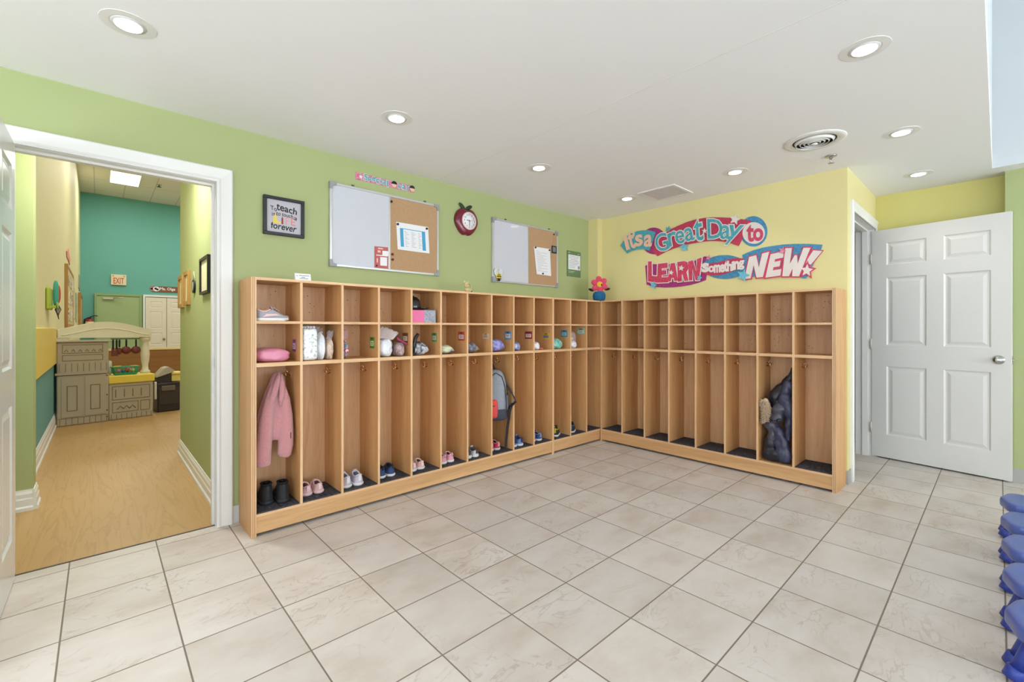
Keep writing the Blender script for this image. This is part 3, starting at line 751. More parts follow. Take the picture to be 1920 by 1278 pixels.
sheet('red_notice', 'small dusty red notice with white notes, low on the large whiteboard', 'paper',
      ((1.472, 1.744), (1.584, 1.748), (1.584, 1.590), (1.472, 1.590)), YA-.0135, [REDN, [PAPER, mat('pale_red_print', (226, 190, 186), .7), INK]],
      [(.55, .98, .60, .82, 0), (.12, .92, .57, .61, 0), (.40, .88, .12, .52, 0), (.25, .60, .88, .94, 1), (.22, .42, .72, .82, 1), (.10, .20, .05, .14, 2), (.15, .24, .25, .45, 1), (.97, 1.0, 0, 1, 0)], .001)
mk = []
for r in range(15): mk.append((.12, .30+.5*abs(math.sin(r*1.7)), .86-r*.052, .868-r*.052, 0))
sheet('typed_letter', 'white typed page pinned on the small cork board', 'paper', ((3.120, 1.944), (3.352, 1.946), (3.362, 1.676), (3.152, 1.678)), YCk, [PAPER, [GT]], mk, .006)
push_pin(3.138, 1.935, 'black', 'black push pin at left top corner of typed page', YCk-.002, 'black push pins')
push_pin(3.338, 1.932, 'black', 'black push pin at right top corner of typed page', YCk-.002, 'black push pins')
push_pin(3.240, 1.690, 'black', 'black push pin at the foot of typed page', YCk-.004, 'black push pins')
t = thing('hanging_name_badge', 'small black badge hanging on a cord from the small cork board', 'badge', (3.415, YCk, 1.955))
m = MB(); m.box(-.042, .030, -.008, -.001, -.045, .030); m.build('badge_case', BLACK, t, bevel=.003)
m = MB(); m.box(-.030, .016, -.009, -.008, -.033, .018); m.build('badge_insert', mat('badge_grey', (120, 128, 136), .4), t)
m = MB(); m.tube([(-.036, -.003, .03), (-.018, -.004, .10), (-.008, -.006, .146)], .0016, 6); m.tube([(.02, -.003, .03), (.0, -.004, .10), (-.004, -.006, .146)], .0016, 6); m.build('cord', mat('tan_cord', (206, 170, 120), .8), t)
push_pin(3.408, 2.100, 'black', 'black push pin holding the badge cord', YCk, 'black push pins')
# bee magnet
t = thing('bee_magnet', 'yellow bee magnet in the lower left corner of small whiteboard', 'magnet', (2.655, YA-.0215, 1.618))
m = MB(); m.ell((0, -.006, -.005), (.030, .007, .036), 14, 8); m.build('bee_body', mat('bee_yellow', (222, 196, 70), .5), t)
m = MB(); 
for z in (-.022, -.004): m.box(-.025, .025, -.0145, -.010, z-.004, z+.004)
m.ell((0, -.010, -.032), (.018, .006, .014), 10, 6); m.build('bee_stripes', BLACK, t)
for s in (-1, 1):
    m = MB(); m.ell((s*.026, -.004, .036), (.026, .003, .034), 14, 8); m.build('bee_wing', mat('bee_wing', (206, 210, 206), .4), t)
for s in (-1, 1):
    m = MB(); m.ell((s*.010, -.012, .010), (.006, .004, .008), 8, 6); m.build('bee_eye', BLACK, t)

# welcome strip over the large board
t = thing('lettered_wall_strip', 'narrow pink strip lettered in teal, above the large whiteboard', 'sign', (1.575, YA, 2.226))
m = MB(); m.box(-.240, .232, -.003, -.0002, -.026, .024); m.build('strip', speckle_mat('pink_strip', [(206, 110, 140), (222, 150, 168), (190, 90, 130), (220, 130, 150)], 60, .7, interp='LINEAR'), t)
mW = MB(); mT = MB()
x = -.176
for i, ch in enumerate('Special'):
    if ch in 'il': x += .005
    w = .023 if ch not in 'il' else .007
    dz = (.004, -.006, .003, -.004, .002, -.002, -.006)[i]; hh = .021 if ch in 'Sl' else .016
    q = rectq(x, x+w, -hh+dz, hh+dz)
    text_quad(mW, ch, q, -.0045-.0003*i, .065, mi=0); text_quad(mT, ch, q, -.0075-.0001*i, .02, mi=0); x += w+(.0068 if ch not in 'il' else .011)
x = .092
for i, ch in enumerate('Day'):
    q = rectq(x, x+.026, -.018-.002*i, .016-.003*i); text_quad(mW, ch, q, -.0045-.0003*i, .065, mi=0); text_quad(mT, ch, q, -.0075-.0001*i, .02, mi=0); x += .0345
mW.build('letter_outlines', PAPER, t); mT.build('letters', mat('strip_teal', (70, 160, 168), .6), t)
for cx in (.060, .212):
    m = MB(); m.prism(ellipse(cx, -.002, .019, .020, 20), -.0066, -.0032); m.build('child_face', mat('face_beige', (226, 186, 160), .7), t)
    m = MB(); m.prism([(cx+.022*math.cos(a), .003+.022*math.sin(a)) for a in [PI*i/12 for i in range(13)]], -.0078, -.0034); m.build('child_hair', INK, t)
m = MB(); m.prism(star(-.200, -.002, .016), -.0062, -.003); m.build('star', PAPER, t)

# apple clock
t = thing('apple_clock', 'dark red apple shaped wall clock with two leaves', 'clock', (2.300, YA, 2.052))
def applex(s):
    out = []
    for i in range(48):
        a = 2*PI*i/48; c, d = math.cos(a), math.sin(a)
        r = .118*(1-.10*max(0, -d)**2)
        x = r*c*(1.0 - .13*max(0, -d)); z = .122*d - .026*math.exp(-(c/.30)**2)*(d > 0) + .013*math.exp(-(c/.22)**2)*(d < 0)
        out.append((x*s, z*s))
    return out
m = MB(); m.loft([[(x, y, z) for x, z in applex(s)] for s, y in ((1.0, 0), (1.0, -.018), (.96, -.030), (.86, -.038), (.60, -.041))], smooth=True)
m.build('apple_body', mat('apple_red', (112, 20, 44), .3, var=.15, vscale=6, coat=.3), t)
m = MB(); m.lathe([(.001, -.043), (.066, -.043), (.072, -.046), (.075, -.043), (.075, -.036)], (.012, 0, .004), 40, 'Y'); m.build('dial_rim', mat('clock_pink_rim', (226, 190, 186), .4), t)
m = MB(); m.lathe([(.001, -.0445), (.067, -.0445), (.067, -.040)], (.012, 0, .004), 40, 'Y'); m.build('dial', PAPER, t)
m = MB()
for i in range(1, 13):
    a = PI/2-2*PI*i/12; x, z = .012+.052*math.cos(a), .004+.052*math.sin(a); hw_ = {1: .0022, 11: .006}.get(i, .0048*len(str(i))); text_quad(m, str(i), rectq(x-hw_, x+hw_, z-.008, z+.008), -.0452, .0)
m.build('numerals', INK, t)
def hand(ang, ln, w, y, name, c):
    m = MB(); a = R(90-ang); dx, dz = math.cos(a), math.sin(a); nx, nz = -dz*w, dx*w
    m.prism([(.012-nx-dx*.01, .004-nz-dz*.01), (.012+nx-dx*.01, .004+nz-dz*.01), (.012+nx+dx*ln, .004+nz+dz*ln), (.012-nx+dx*ln, .004-nz+dz*ln)], y-.001, y); m.build(name, c, t)
hand(278, .030, .0025, -.046, 'hour_hand', INK); hand(180, .042, .0018, -.0475, 'minute_hand', INK); hand(82, .048, .0008, -.049, 'second_hand', mat('hand_red', (190, 50, 50), .5))
for sx, rot in ((-1, R(38)), (1, R(-30))):
    m = MB(); m.X = Matrix.Translation((sx*.036-.006, -.014, .124)) @ Matrix.Rotation(rot, 4, 'Y') @ Matrix.Identity(4); m.ell((0, 0, 0), (.040, .008, .016), 16, 8); m.build('leaf', mat('clock_leaf', (24, 46, 22), .5), t)

# licence placard
t = thing('hanging_licence_placard', 'dark green placard with white certificate hanging from two wire hooks', 'notice', (3.742, YA, 1.836))
m = MB(); m.box(-.113, .113, -.006, -.001, -.138, .134); m.build('backing_board', mat('placard_green', (98, 124, 84), .5), t)
m = MB(); m.box(-.094, .103, -.007, -.006, -.062, .092); m.build('certificate', PAPER, t)
m = MB(); m.mi = 0
for i, (u, w) in enumerate(((-.085, .17), (-.085, .15), (-.06, .12), (-.085, .16), (-.085, .165), (-.085, .14), (-.085, .10), (-.085, .10))): m.box(u, u+w, -.0076, -.007, .078-i*.017-.003, .078-i*.017+.001)
m.prism(ellipse(.078, -.035, .016, .020, 20), -.0078, -.007)
m.mi = 1
for z, w in ((-.082, .10), (-.094, .08)): m.box(-.09, -.09+w, -.0068, -.006, z-.002, z+.002)
m.box(-.09, -.07, -.0068, -.006, .108, .118); m.box(.06, .09, -.0068, -.006, .105, .111)
m.build('printing', [GT, mat('pale_green_print', (176, 200, 160), .7)], t)
for x in (-.08, .062):
    m = MB(); m.tube([(x, -.004, .13), (x+.004, -.006, .155), (x, -.003, .178)], .0025, 8); m.ell((x, -.004, .178), (.007, .004, .007), 10, 6); m.build('wire_hook', mat('pale_hook', (200, 204, 150), .4), t)

# ------------------------------------------------------------------ the cut-out sign on the yellow wall
S3 = lambda X, Y: (1140+X/4.571, 390+Y/4.571)
YS, ZS = 1.75, 1.85
def Bp(X, Y, k=0):
    y, z = at_x(*S3(X, Y), XB-.006-k); return (YS-y, z-ZS)
def Bpoly(P): return [Bp(*p) for p in P]
def Bell(X, Y, rx, ry, n=44): return Bpoly([(X+rx*math.cos(2*PI*i/n), Y+ry*math.sin(2*PI*i/n)) for i in range(n)])
def Bstar(X, Y, r, rot=0): return Bpoly([(X+(r if i % 2 == 0 else r*.45)*math.sin(rot+PI*i/5), Y-(r if i % 2 == 0 else r*.45)*math.cos(rot+PI*i/5)) for i in range(10)])
def glit(n, c): return speckle_mat(n, [tuple(int(v*.86) for v in c), c, tuple(min(255, int(v*1.1)) for v in c)], 90, .5, interp='LINEAR')
sCR, sTE, sBL, sPU, sWH, sPK, sTL = glit('sign_crimson', (186, 52, 84)), glit('sign_teal', (76, 162, 176)), glit('sign_blue', (64, 136, 176)), glit('sign_purple', (160, 44, 116)), mat('sign_cream', (222, 214, 208), .6), glit('sign_pink', (218, 128, 158)), glit('sign_light_blue', (104, 182, 206))
sTAN = mat('sign_peach', (232, 188, 160), .6); sROSE = glit('sign_rose', (200, 62, 94))
def layer(root, name, poly, k, m, th=.004, label=None):
    b = MB(); b.prism(poly, -k-th, -k); return b.build(name, m, root, label)
sA = thing('cutout_wall_sign', "upper cut-out sign reading It's a Great Day to on yellow wall", 'sign', (XB, YS, ZS), R(-90), 'cut-out lettering signs')
def curve(P, n=6):
    """smooth closed outline through the points (Catmull-Rom)"""
    out = []; N = len(P)
    for i in range(N):
        p0, p1, p2, p3 = P[i-1], P[i], P[(i+1) % N], P[(i+2) % N]
        for s in range(n):
            u = s/n
            out.append(tuple(.5*((2*p1[k])+(-p0[k]+p2[k])*u+(2*p0[k]-5*p1[k]+4*p2[k]-p3[k])*u*u+(-p0[k]+3*p1[k]-3*p2[k]+p3[k])*u**3) for k in (0, 1)))
    return out
layer(sA, 'purple_disc', Bell(392, 280, 108, 114), .001, sPU)
layer(sA, 'blue_disc', Bell(1246, 198, 118, 130), .0005, sBL)
layer(sA, 'crimson_band', Bpoly([(488, 214), (545, 178), (600, 152), (675, 120), (750, 98), (830, 84), (900, 79), (980, 80), (1060, 84), (1140, 94), (1228, 108), (1180, 210), (1120, 324), (1060, 303), (1000, 288), (930, 281), (870, 281), (790, 290), (700, 308), (630, 325), (560, 347), (490, 376), (425, 411), (384, 372), (398, 290)]), .0052, sCR)
layer(sA, 'teal_flag', Bpoly([(107, 320), (165, 388), (205, 366), (250, 354), (300, 352), (355, 363), (385, 285), (408, 207), (380, 196), (345, 190), (300, 190), (250, 198), (205, 216), (160, 242)]), .006, sTE)
layer(sA, 'white_disc', Bell(1250, 214, 96, 93), .0066, sWH)
for X, Y, r, m_, rt in ((518, 180, 27, sTE, .3), (655, 333, 44, sTL, -.2)): layer(sA, 'star', Bstar(X, Y, r, rt), .0105, m_)
layer(sA, 'star', Bstar(1090, 98, 50, .25), .0105, sWH); layer(sA, 'star', Bstar(830, 196, 24, 0), .0105, sWH)
def letters(root, name, L, k, m_out, m_in, off=.05, grp=True):
    for n_, (ch, q) in enumerate(L):
        Q = [Bp(*p) for p in q]; k += .0005
        b = MB()
        if m_out:
            text_quad(b, ch, Q, -k-.003, off, mi=0, thick=.003); text_quad(b, ch, Q, -k-.0036, .012, mi=1)
            b.build(name, [m_out, m_in], root)
        else:
            text_quad(b, ch, Q, -k-.003, .03, mi=0, thick=.003); b.build(name, m_in, root)
letters(sA, 'peach_letter', [('I', [(140, 252), (160, 246), (186, 350), (166, 356)]), ('t', [(168, 226), (214, 212), (240, 334), (196, 346)]), ("'", [(216, 208), (226, 204), (230, 236), (221, 240)]), ('s', [(238, 240), (292, 226), (300, 312), (246, 330)]), ('a', [(318, 238), (380, 228), (374, 326), (314, 328)])], .0105, None, sTAN)
letters(sA, 'teal_letter', [('G', [(398, 238), (496, 206), (534, 350), (424, 380)]), ('r', [(512, 224), (580, 196), (596, 306), (532, 330)]), ('e', [(578, 206), (652, 188), (660, 296), (588, 308)]), ('a', [(656, 182), (726, 164), (748, 270), (670, 286)]), ('t', [(738, 120), (806, 100), (822, 270), (750, 286)]),
    ('D', [(856, 98), (984, 98), (984, 258), (862, 262)]), ('a', [(972, 150), (1054, 150), (1050, 264), (966, 264)]), ('y', [(1050, 148), (1166, 150), (1080, 312), (1006, 312)])], .0105, sWH, sTE, .045)
letters(sA, 'crimson_letter', [('t', [(1194, 156), (1248, 160), (1248, 282), (1196, 284)]), ('o', [(1252, 180), (1330, 178), (1326, 276), (1250, 278)])], .0105, None, sROSE)
sB = thing('cutout_wall_sign', 'lower cut-out sign reading LEARN something NEW on yellow wall', 'sign', (XB, YS, ZS), R(-90), 'cut-out lettering signs')
layer(sB, 'purple_backing', Bpoly([(318, 495), (330, 655), (370, 668), (420, 676), (490, 680), (560, 678), (630, 671), (700, 659), (770, 641), (838, 616), (850, 520), (866, 424), (830, 412), (700, 470), (500, 480), (345, 480)]), .001, sPU)
layer(sB, 'blue_oval', Bell(1000, 504, 190, 102), .0018, sBL)
layer(sB, 'blue_backing', Bpoly([(1150, 402), (1200, 378), (1260, 357), (1330, 338), (1400, 325), (1500, 312), (1600, 306), (1720, 306), (1838, 313), (1826, 352), (1760, 480), (1700, 602), (1660, 600), (1640, 570), (1400, 560), (1170, 600)]), .0026, sBL)
layer(sB, 'crimson_ribbon', Bpoly([(800, 470), (860, 478), (930, 468), (1000, 450), (1070, 432), (1120, 426), (1172, 436), (1166, 522), (1110, 526), (1050, 548), (980, 570), (920, 578), (860, 574), (805, 556)]), .0068, sCR)
BLK = {'L': [(0, 1), (.40, 1), (.40, .30), (1, .30), (1, 0), (0, 0)],
 'E': [(0, 1), (1, 1), (1, .74), (.42, .74), (.42, .63), (.85, .63), (.85, .40), (.42, .40), (.42, .27), (1, .27), (1, 0), (0, 0)],
 'A': [(0, 0), (.30, 1), (.70, 1), (1, 0), (.66, 0), (.6, .18), (.4, .18), (.34, 0)],
 'R': [(0, 1), (.68, 1), (.92, .93), (1, .78), (1, .58), (.82, .44), (1, 0), (.62, 0), (.47, .34), (.38, .34), (.38, 0), (0, 0)],
 'N': [(0, 1), (.36, 1), (.66, .42), (.66, 1), (1, 1), (1, 0), (.66, 0), (.34, .58), (.34, 0), (0, 0)],
 'W': [(0, 1), (.27, 1), (.34, .44), (.45, .74), (.55, .74), (.66, .44), (.73, 1), (1, 1), (.86, 0), (.57, 0), (.5, .28), (.43, 0), (.14, 0)]}
def offset_poly(P, d):
    n = len(P); A = sum(P[i][0]*P[(i+1) % n][1]-P[(i+1) % n][0]*P[i][1] for i in range(n)); sg = 1 if A > 0 else -1; out = []
    for i in range(n):
        a, p, c = (Vector(P[k % n]) for k in (i-1, i, i+1))
        e1 = (p-a).normalized(); e2 = (c-p).normalized(); n1 = Vector((e1.y, -e1.x))*sg; n2 = Vector((e2.y, -e2.x))*sg
        b_ = (n1+n2); b_ = b_/max(.55, 1+n1.dot(n2)); out.append(tuple(p+b_*d))
    return out
def block_letter(root, name, ch, q, k, d, m_out, m_in, th):
    TL, TR, BR, BL = [Bp(*p) for p in q]
    P = []
    for u, w in BLK[ch]:
        a = [BL[i]+(BR[i]-BL[i])*u for i in (0, 1)]; c = [TL[i]+(TR[i]-TL[i])*u for i in (0, 1)]
        P.append((a[0]+(c[0]-a[0])*w, a[1]+(c[1]-a[1])*w))
    b = MB(); b.prism(offset_poly(P, d), -k-th, -k); b.mi = 1; b.prism(P, -k-th-.0008, -k-th+.001); b.build(name, [m_out, m_in], root)
LE = [('L', [(346, 456), (428, 458), (432, 640), (346, 628)]), ('E', [(430, 478), (514, 468), (520, 636), (424, 640)]), ('A', [(514, 478), (604, 466), (604, 622), (512, 630)]), ('R', [(598, 462), (690, 450), (694, 622), (602, 632)]), ('N', [(690, 460), (808, 424), (784, 618), (698, 620)])]
for n_, (ch, q) in enumerate(LE): block_letter(sB, 'rose_letter', ch, q, .0105+.0003*n_, .008, sWH, sROSE, .003)
for X, Y, r in ((545, 553, 24), (632, 514, 27)): layer(sB, 'star', Bstar(X, Y, r, .2), .0153, sWH, .002)
SO = [('s', 812, 862, 478, 546), ('o', 866, 912, 500, 548), ('m', 914, 962, 492, 550), ('e', 964, 1000, 488, 548), ('t', 1002, 1026, 466, 542), ('h', 1028, 1064, 458, 538), ('i', 1068, 1082, 462, 532), ('n', 1086, 1124, 462, 524), ('g', 1128, 1168, 454, 526)]
for n_, (ch, a, c, u, w) in enumerate(SO):
    Q = [Bp(*p) for p in ((a, u), (c, u-4), (c, w-4), (a, w))]; b = MB(); text_quad(b, ch, Q, -.0138-.0004*n_, .045, mi=0, thick=.003); b.build('cream_letter', sWH, sB)
NE = [('N', [(1212, 420), (1384, 374), (1330, 590), (1172, 608)]), ('E', [(1396, 396), (1512, 370), (1480, 578), (1352, 596)]), ('W', [(1522, 344), (1738, 340), (1668, 584), (1470, 584)])]
for n_, (ch, q) in enumerate(NE): block_letter(sB, 'white_letter', ch, q, .0065+.0004*n_, .010, sROSE, sWH, .006)
ex = [(1762, 362), (1838, 368), (1740, 484), (1690, 468)]
layer(sB, 'exclamation_mark', Bpoly([(1752, 352), (1850, 360), (1742, 496), (1680, 474)]), .006, sROSE, .0035); layer(sB, 'exclamation_face', Bpoly(ex), .0096, sWH, .001)
layer(sB, 'exclamation_star', Bstar(1706, 532, 82, .1), .006, sROSE, .0065); layer(sB, 'exclamation_star_face', Bstar(1706, 534, 56, .1), .0126, sWH, .001)
for X, Y, r, m_ in ((395, 660, 36, sTL), (790, 597, 26, sTL), (1162, 576, 58, sTL), (866, 426, 26, sPK), (1500, 366, 34, sPK)): layer(sB, 'star', Bstar(X, Y, r, .3), .0185, m_, .003)
# ------------------------------------------------------------------ what is in the lockers
def bayx(k, f=.5): return .615+.026-.0145+st1*(k-1)+.0145+(st1-.0145)*f        # bay k=1..10 of the long unit, world x
def bayx2(k, f=.5): return U2.location.x+.012+st2*(k-1)+(st2-.0145)*f
SH1, SH2, FL = 1.191, .957, .131      # shelf tops and carpet top
noise = lambda p, s: (math.sin(p[0]*s+1.3)*math.cos(p[1]*s*1.2+.4)+math.sin(p[2]*s*1.1+p[0]*s*.7))*.5

def shoe(root, L, W, H, m_sole, m_up, m_in, m_acc, style, toe_m=None, opening=(.06, .52), tall=None):
    """one shoe, heel at y=0, toe at y=L, sole on z=0"""
    def outline(s):     # half width along the length
        return W/2*(.80+.20*math.sin(PI*min(1, s*1.05)))*(min(1, (s/.10))**.5 if s < .10 else 1)*(max(0, 1-((s-.72)/.285)**2)**.5 if s > .72 else 1)*(1-.10*math.exp(-((s-.42)/.16)**2))
    S = [.004, .02, .045, .07, .11, .18, .28, .36, .42, .46, .49, .54, .62, .70, .78, .86, .93, .975, .996]
    b = MB(); st = .017 if style != 'boot' else .020
    def solering(z, gr): return [(sgn*max(.002, outline(s)+gr)*1.0, s*L*(1+gr*2)-gr, z+(.008*max(0, s-.8)/.2 if z < .004 else .004*max(0, s-.8)/.2)) for sgn, seq in ((1, S), (-1, S[::-1])) for s in seq]
    b.loft([solering(0, -.001), solering(.003, .0015), solering(st-.003, .0025), solering(st, .0005)])
    b.build('sole', m_sole, root)
    b = MB(); V = []
    top = lambda s: H*(.86+.20*math.exp(-((s-.02)/.09)**2)+.26*math.exp(-((s-.50)/.13)**2)) if s < .50 else H*max(.54, 1.12-(s-.50)*1.65)
    if style == 'boot': top = lambda s: tall if s < .44 else max(.042, tall-(s-.44)*(tall*2.6))
    for s in S:
        w = outline(s)-.0015; h = max(.006, top(s)-st) if s > .015 else (top(s)-st)*.92
        if s > .93: h *= (1-((s-.93)/.075)**2)**.5 if s < .998 else .1
        op = 0
        if opening[0] < s < opening[1]: op = 1
        z0 = st-.004+.004*max(0, s-.8)/.2; ring = []
        om, oh = (opening[0]+opening[1])/2, (opening[1]-opening[0])/2
        wt = w*(.74 if style != 'boot' else .82)*max(.12, 1-abs((s-om)/oh)**3.2)**.5 if op else 0    # collar half-width
        for i in range(7):     # outside, right going up
            a = i/6; x = w*(1-a**2.2)+wt*a**2.2 if op else w*math.cos(a*PI/2*.62); z = h*a if op else h*math.sin(a*PI/2*.62)/math.sin(PI/2*.62)*.93
            ring.append((x, s*L, z0+z))
        wi = ring[-1][0]*.84
        for i in range(7):     # across: down into the foot hole, or over the toe
            u = 1-2*i/6
            if op: ring.append((wi*u*.98, s*L, z0+h-.004 if i in (0, 6) else z0+max(.004, h*.30)))
            else: ring.append((ring[6][0]*u*.98, s*L, z0+h*(.93+.07*(1-u*u))))
        ring += [(-x, y, z) for x, y, z in ring[:7][::-1]]
        V.append(ring)
    vv = [[b.v(p) for p in r] for r in V]; n = len(vv[0])
    for si, (a, c) in enumerate(zip(vv, vv[1:])):
        for i in range(n-1):
            inner = 6 <= i <= 13 and (opening[0] < S[si] < opening[1] or opening[0] < S[si+1] < opening[1])
            toe = S[si] > .80
            b.f([a[i], a[i+1], c[i+1], c[i]], 1 if inner and 7 <= i <= 12 else (2 if toe else 0), True)
    b.f(vv[0], 0, True); b.f(vv[-1], 2, True)
    up = b.build('upper', [m_up, m_in, toe_m or m_up], root)
    # padded collar
    b = MB(); rr = [s for s in S if opening[0] < s < opening[1]]
    c = []
    for sg, seq in ((1, rr), (-1, rr[::-1])):
        for s in seq:
            om, oh = (opening[0]+opening[1])/2, (opening[1]-opening[0])/2
            c.append((sg*(outline(s)-.0015)*(.74 if style != 'boot' else .82)*max(.12, 1-abs((s-om)/oh)**3.2)**.5, s*L, top(s)-.003))
    c.append(c[0]); b.tube(c, .0042 if style != 'boot' else .005, 6); b.build('collar', m_acc if style != 'boot' else m_in, root)
    if style == 'strap':
        for s0 in (.54, .66):
            b = MB(); 
            P = [(math.cos(a)*(outline(s0)+.001), s0*L, st+(top(s0)-st+.003)*math.sin(a)) for a in [PI*i/10 for i in range(11)]]
            Q = [(x, y+.016, z-.002) for x, y, z in P]; A = [b.v(p) for p in P]; B = [b.v(p) for p in Q]
            for i in range(10): b.f([A[i], A[i+1], B[i+1], B[i]], smooth=True)
            o = b.build('strap', m_acc, root); so = o.modifiers.new('t', 'SOLIDIFY'); so.thickness = .002; so.offset = 1
    if style == 'lace':
        b = MB()
        for s0 in (.53, .59, .65): b.tube([(-.014, s0*L-.004, top(s0)+.002), (0, s0*L+.002, top(s0)+.006), (.014, s0*L+.004, top(s0)+.002)], .0022, 6)
        b.build('laces', m_acc, root)
        b = MB(); b.loft([[(-.012, .50*L, H*.92), (.012, .50*L, H*.92), (.012, .50*L+.006, H*.92), (-.012, .50*L+.006, H*.92)], [(-.014, .45*L, H*1.16), (.014, .45*L, H*1.16), (.014, .45*L+.006, H*1.18), (-.014, .45*L+.006, H*1.18)], [(-.010, .43*L, H*1.26), (.010, .43*L, H*1.26), (.010, .43*L+.005, H*1.28), (-.010, .43*L+.005, H*1.28)]]); b.build('tongue', m_up, root)
    if style == 'tab':
        b = MB(); b.tube([(0, -.001, H*.80), (0, -.008, H*1.05), (0, .004, H*1.18), (0, .010, H*1.02)], .0040, 6); b.build('heel_tab', m_acc, root)
    if style in ('lace', 'strap'):
        b = MB(); b.box(-.010, .010, -.0025, .004, H*.45, H*.98, .002); b.build('heel_patch', m_acc, root)

WSOLE = mat('white_rubber_sole', (226, 222, 220), .6); DIN = mat('dark_shoe_lining', (92, 84, 92), .9)
def shoe_mats(n, up, acc, sole=None, inn=None): 
    return (mat(n+'_sole', sole, .6) if sole else WSOLE, mat(n+'_upper', up, .7, var=.08, vscale=60, bump=.2, bscale=300), mat(n+'_lining', inn, .9) if inn else DIN, mat(n+'_accent', acc, .6))
# (heel px left, heel px right) for each pair, length, style
PAIRS = [
 ('boot', 1, (503, 947), (525, 945), .185, .074, .125, 'boot', ((30, 30, 34), (40, 40, 48), (38, 38, 44), (20, 20, 24)), 'black ankle boot', 'in the bay with the pink coat', 6),
 ('shoe', 2, (578, 930), (599, 925), .155, .064, .060, 'strap', ((222, 180, 182), (232, 196, 196), (226, 196, 194), (110, 80, 84)), 'pale pink strap shoe', 'in the second bay', 8),
 ('shoe', 3, (653, 915), (675, 910), .175, .070, .070, 'lace', ((198, 190, 204), (216, 214, 222), None, (120, 126, 150)), 'lavender grey trainer', 'in the third bay', 14),
 ('shoe', 4, (718, 897), (735, 893), .150, .064, .070, 'tab', ((50, 74, 118), (40, 42, 60), None, (24, 24, 34)), 'navy and white trainer', 'in the fourth bay', 4),
 ('shoe', 5, (777, 884), (790.5, 880), .145, .064, .058, 'strap', ((228, 188, 186), (236, 206, 202), None, (104, 70, 70)), 'pale pink shoe with white sole', 'in the fifth bay', 6),
 ('shoe', 6, (834.5, 870), (845, 867), .145, .062, .062, 'tab', ((226, 160, 178), (236, 190, 196), None, (90, 40, 50)), 'bright pink shoe with heel loop', 'in the sixth bay', 6),
 ('shoe', 7, (880.5, 860), (891, 857.5), .150, .064, .062, 'lace', ((206, 204, 204), (60, 60, 66), None, (80, 84, 92)), 'light grey trainer with black laces', 'in the seventh bay', 16),
 ('shoe', 8, (923, 846), (933, 844), .145, .062, .066, 'strap', ((196, 50, 76), (220, 150, 160), None, (70, 20, 32)), 'crimson red shoe with white sole', 'in the backpack bay', 6),
 ('shoe', 9, (967, 838), (976.5, 836), .150, .064, .070, 'lace', ((108, 138, 188), (36, 44, 80), None, (40, 46, 80)), 'light blue trainer', 'in the ninth bay', 6),
 ('shoe', 10, (1002, 828), (1011, 826.5), .155, .066, .066, 'lace', ((52, 74, 130), (120, 140, 180), None, (30, 36, 60)), 'navy blue trainer with white sole', 'in the tenth bay', 30)]
first = {}
for kind, bay, pl, prr, L, W, H, sty, (cu, ca, cs, ci), lab, where, ang in PAIRS:
    ms, mu, mi_, ma = shoe_mats(lab.replace(' ', '_'), cu, ca, cs, ci)
    pts = []
    for side, p in (('left', pl), ('right', prr)):
        x, y = at_z(p[0], p[1], FL); pts.append((x, y))
    lim0, lim1 = bayx(bay, 0)+W/2+.004, bayx(bay, 1)-W/2-.004
    xa = max(lim0+.004, pts[0][0]); xb = max(xa+W+.006, pts[1][0]); 
    if xb > lim1: xb = lim1; xa = min(xa, xb-W-.006)
    for side, x, y in (('left', xa, pts[0][1]), ('right', xb, pts[1][1])):
        y = min(y, YL+DEP-.012-L)
        r = thing('boot' if kind == 'boot' else 'childs_shoe', '%s of the %s pair %s' % (side, lab, where), kind, (x, max(y, YL+.014), FL+.0006), R(0), 'pairs of shoes on the locker floor')
        shoe(r, L, W, H, ms, mu, mi_, ma, sty, opening=(.03, .44) if sty == 'boot' else (.03, .50), tall=.118, toe_m=ma if sty == 'tab' and cu[2] > 110 and cu[0] < 80 else None)
# two single shoes seen in the short unit
for k, cu, ca, lab in ((1, (40, 38, 44), (206, 176, 40), 'black trainer with yellow trim and white sole, in the first bay of the corner locker'), (2, (34, 34, 44), (60, 110, 130), 'black trainer with white sole, in the middle bay of the corner locker')):
    ms, mu, mi_, ma = shoe_mats(('yellow' if k == 1 else 'teal')+'_trim_trainer', cu, ca)
    x, y = at_z((1038, 1074)[k-1], (820, 808)[k-1], FL)
    r = thing('childs_shoe', lab, 'shoe', (bayx2(k, 0)+(.078, .066)[k-1], YL+.060, FL+.0006), R(-58), 'pairs of shoes on the locker floor')
    shoe(r, .16, .066, .075, ms, mu, mi_, ma, 'lace')
# grey and pink trainer lying side-on in the first top cubby
r = thing('trainer', 'grey trainer with pink stripe and white sole in the top left cubby', 'shoe', (bayx(1, 0)+.0040, YL+.048, SH1+.0006), R(-90), None)
ms, mu, mi_, ma = shoe_mats('grey_trainer', (160, 158, 166), (226, 190, 186))
shoe(r, .176, .074, .066, ms, mu, mi_, ma, 'lace', opening=(.03, .46))
b = MB()
for f0, f1, z0, z1 in ((.20, .34, .024, .046), (.34, .60, .046, .038)):
    pass
P = [(.0345, .030, .021), (.0330, .050, .040), (.0325, .100, .040), (.0330, .125, .030), (.0350, .095, .031), (.0355, .055, .026)]
A = [b.v(p) for p in P]; b.f(A); bo = b.build('pink_stripe', ma, r); so = bo.modifiers.new('t', 'SOLIDIFY'); so.thickness = .0035; so.offset = 0

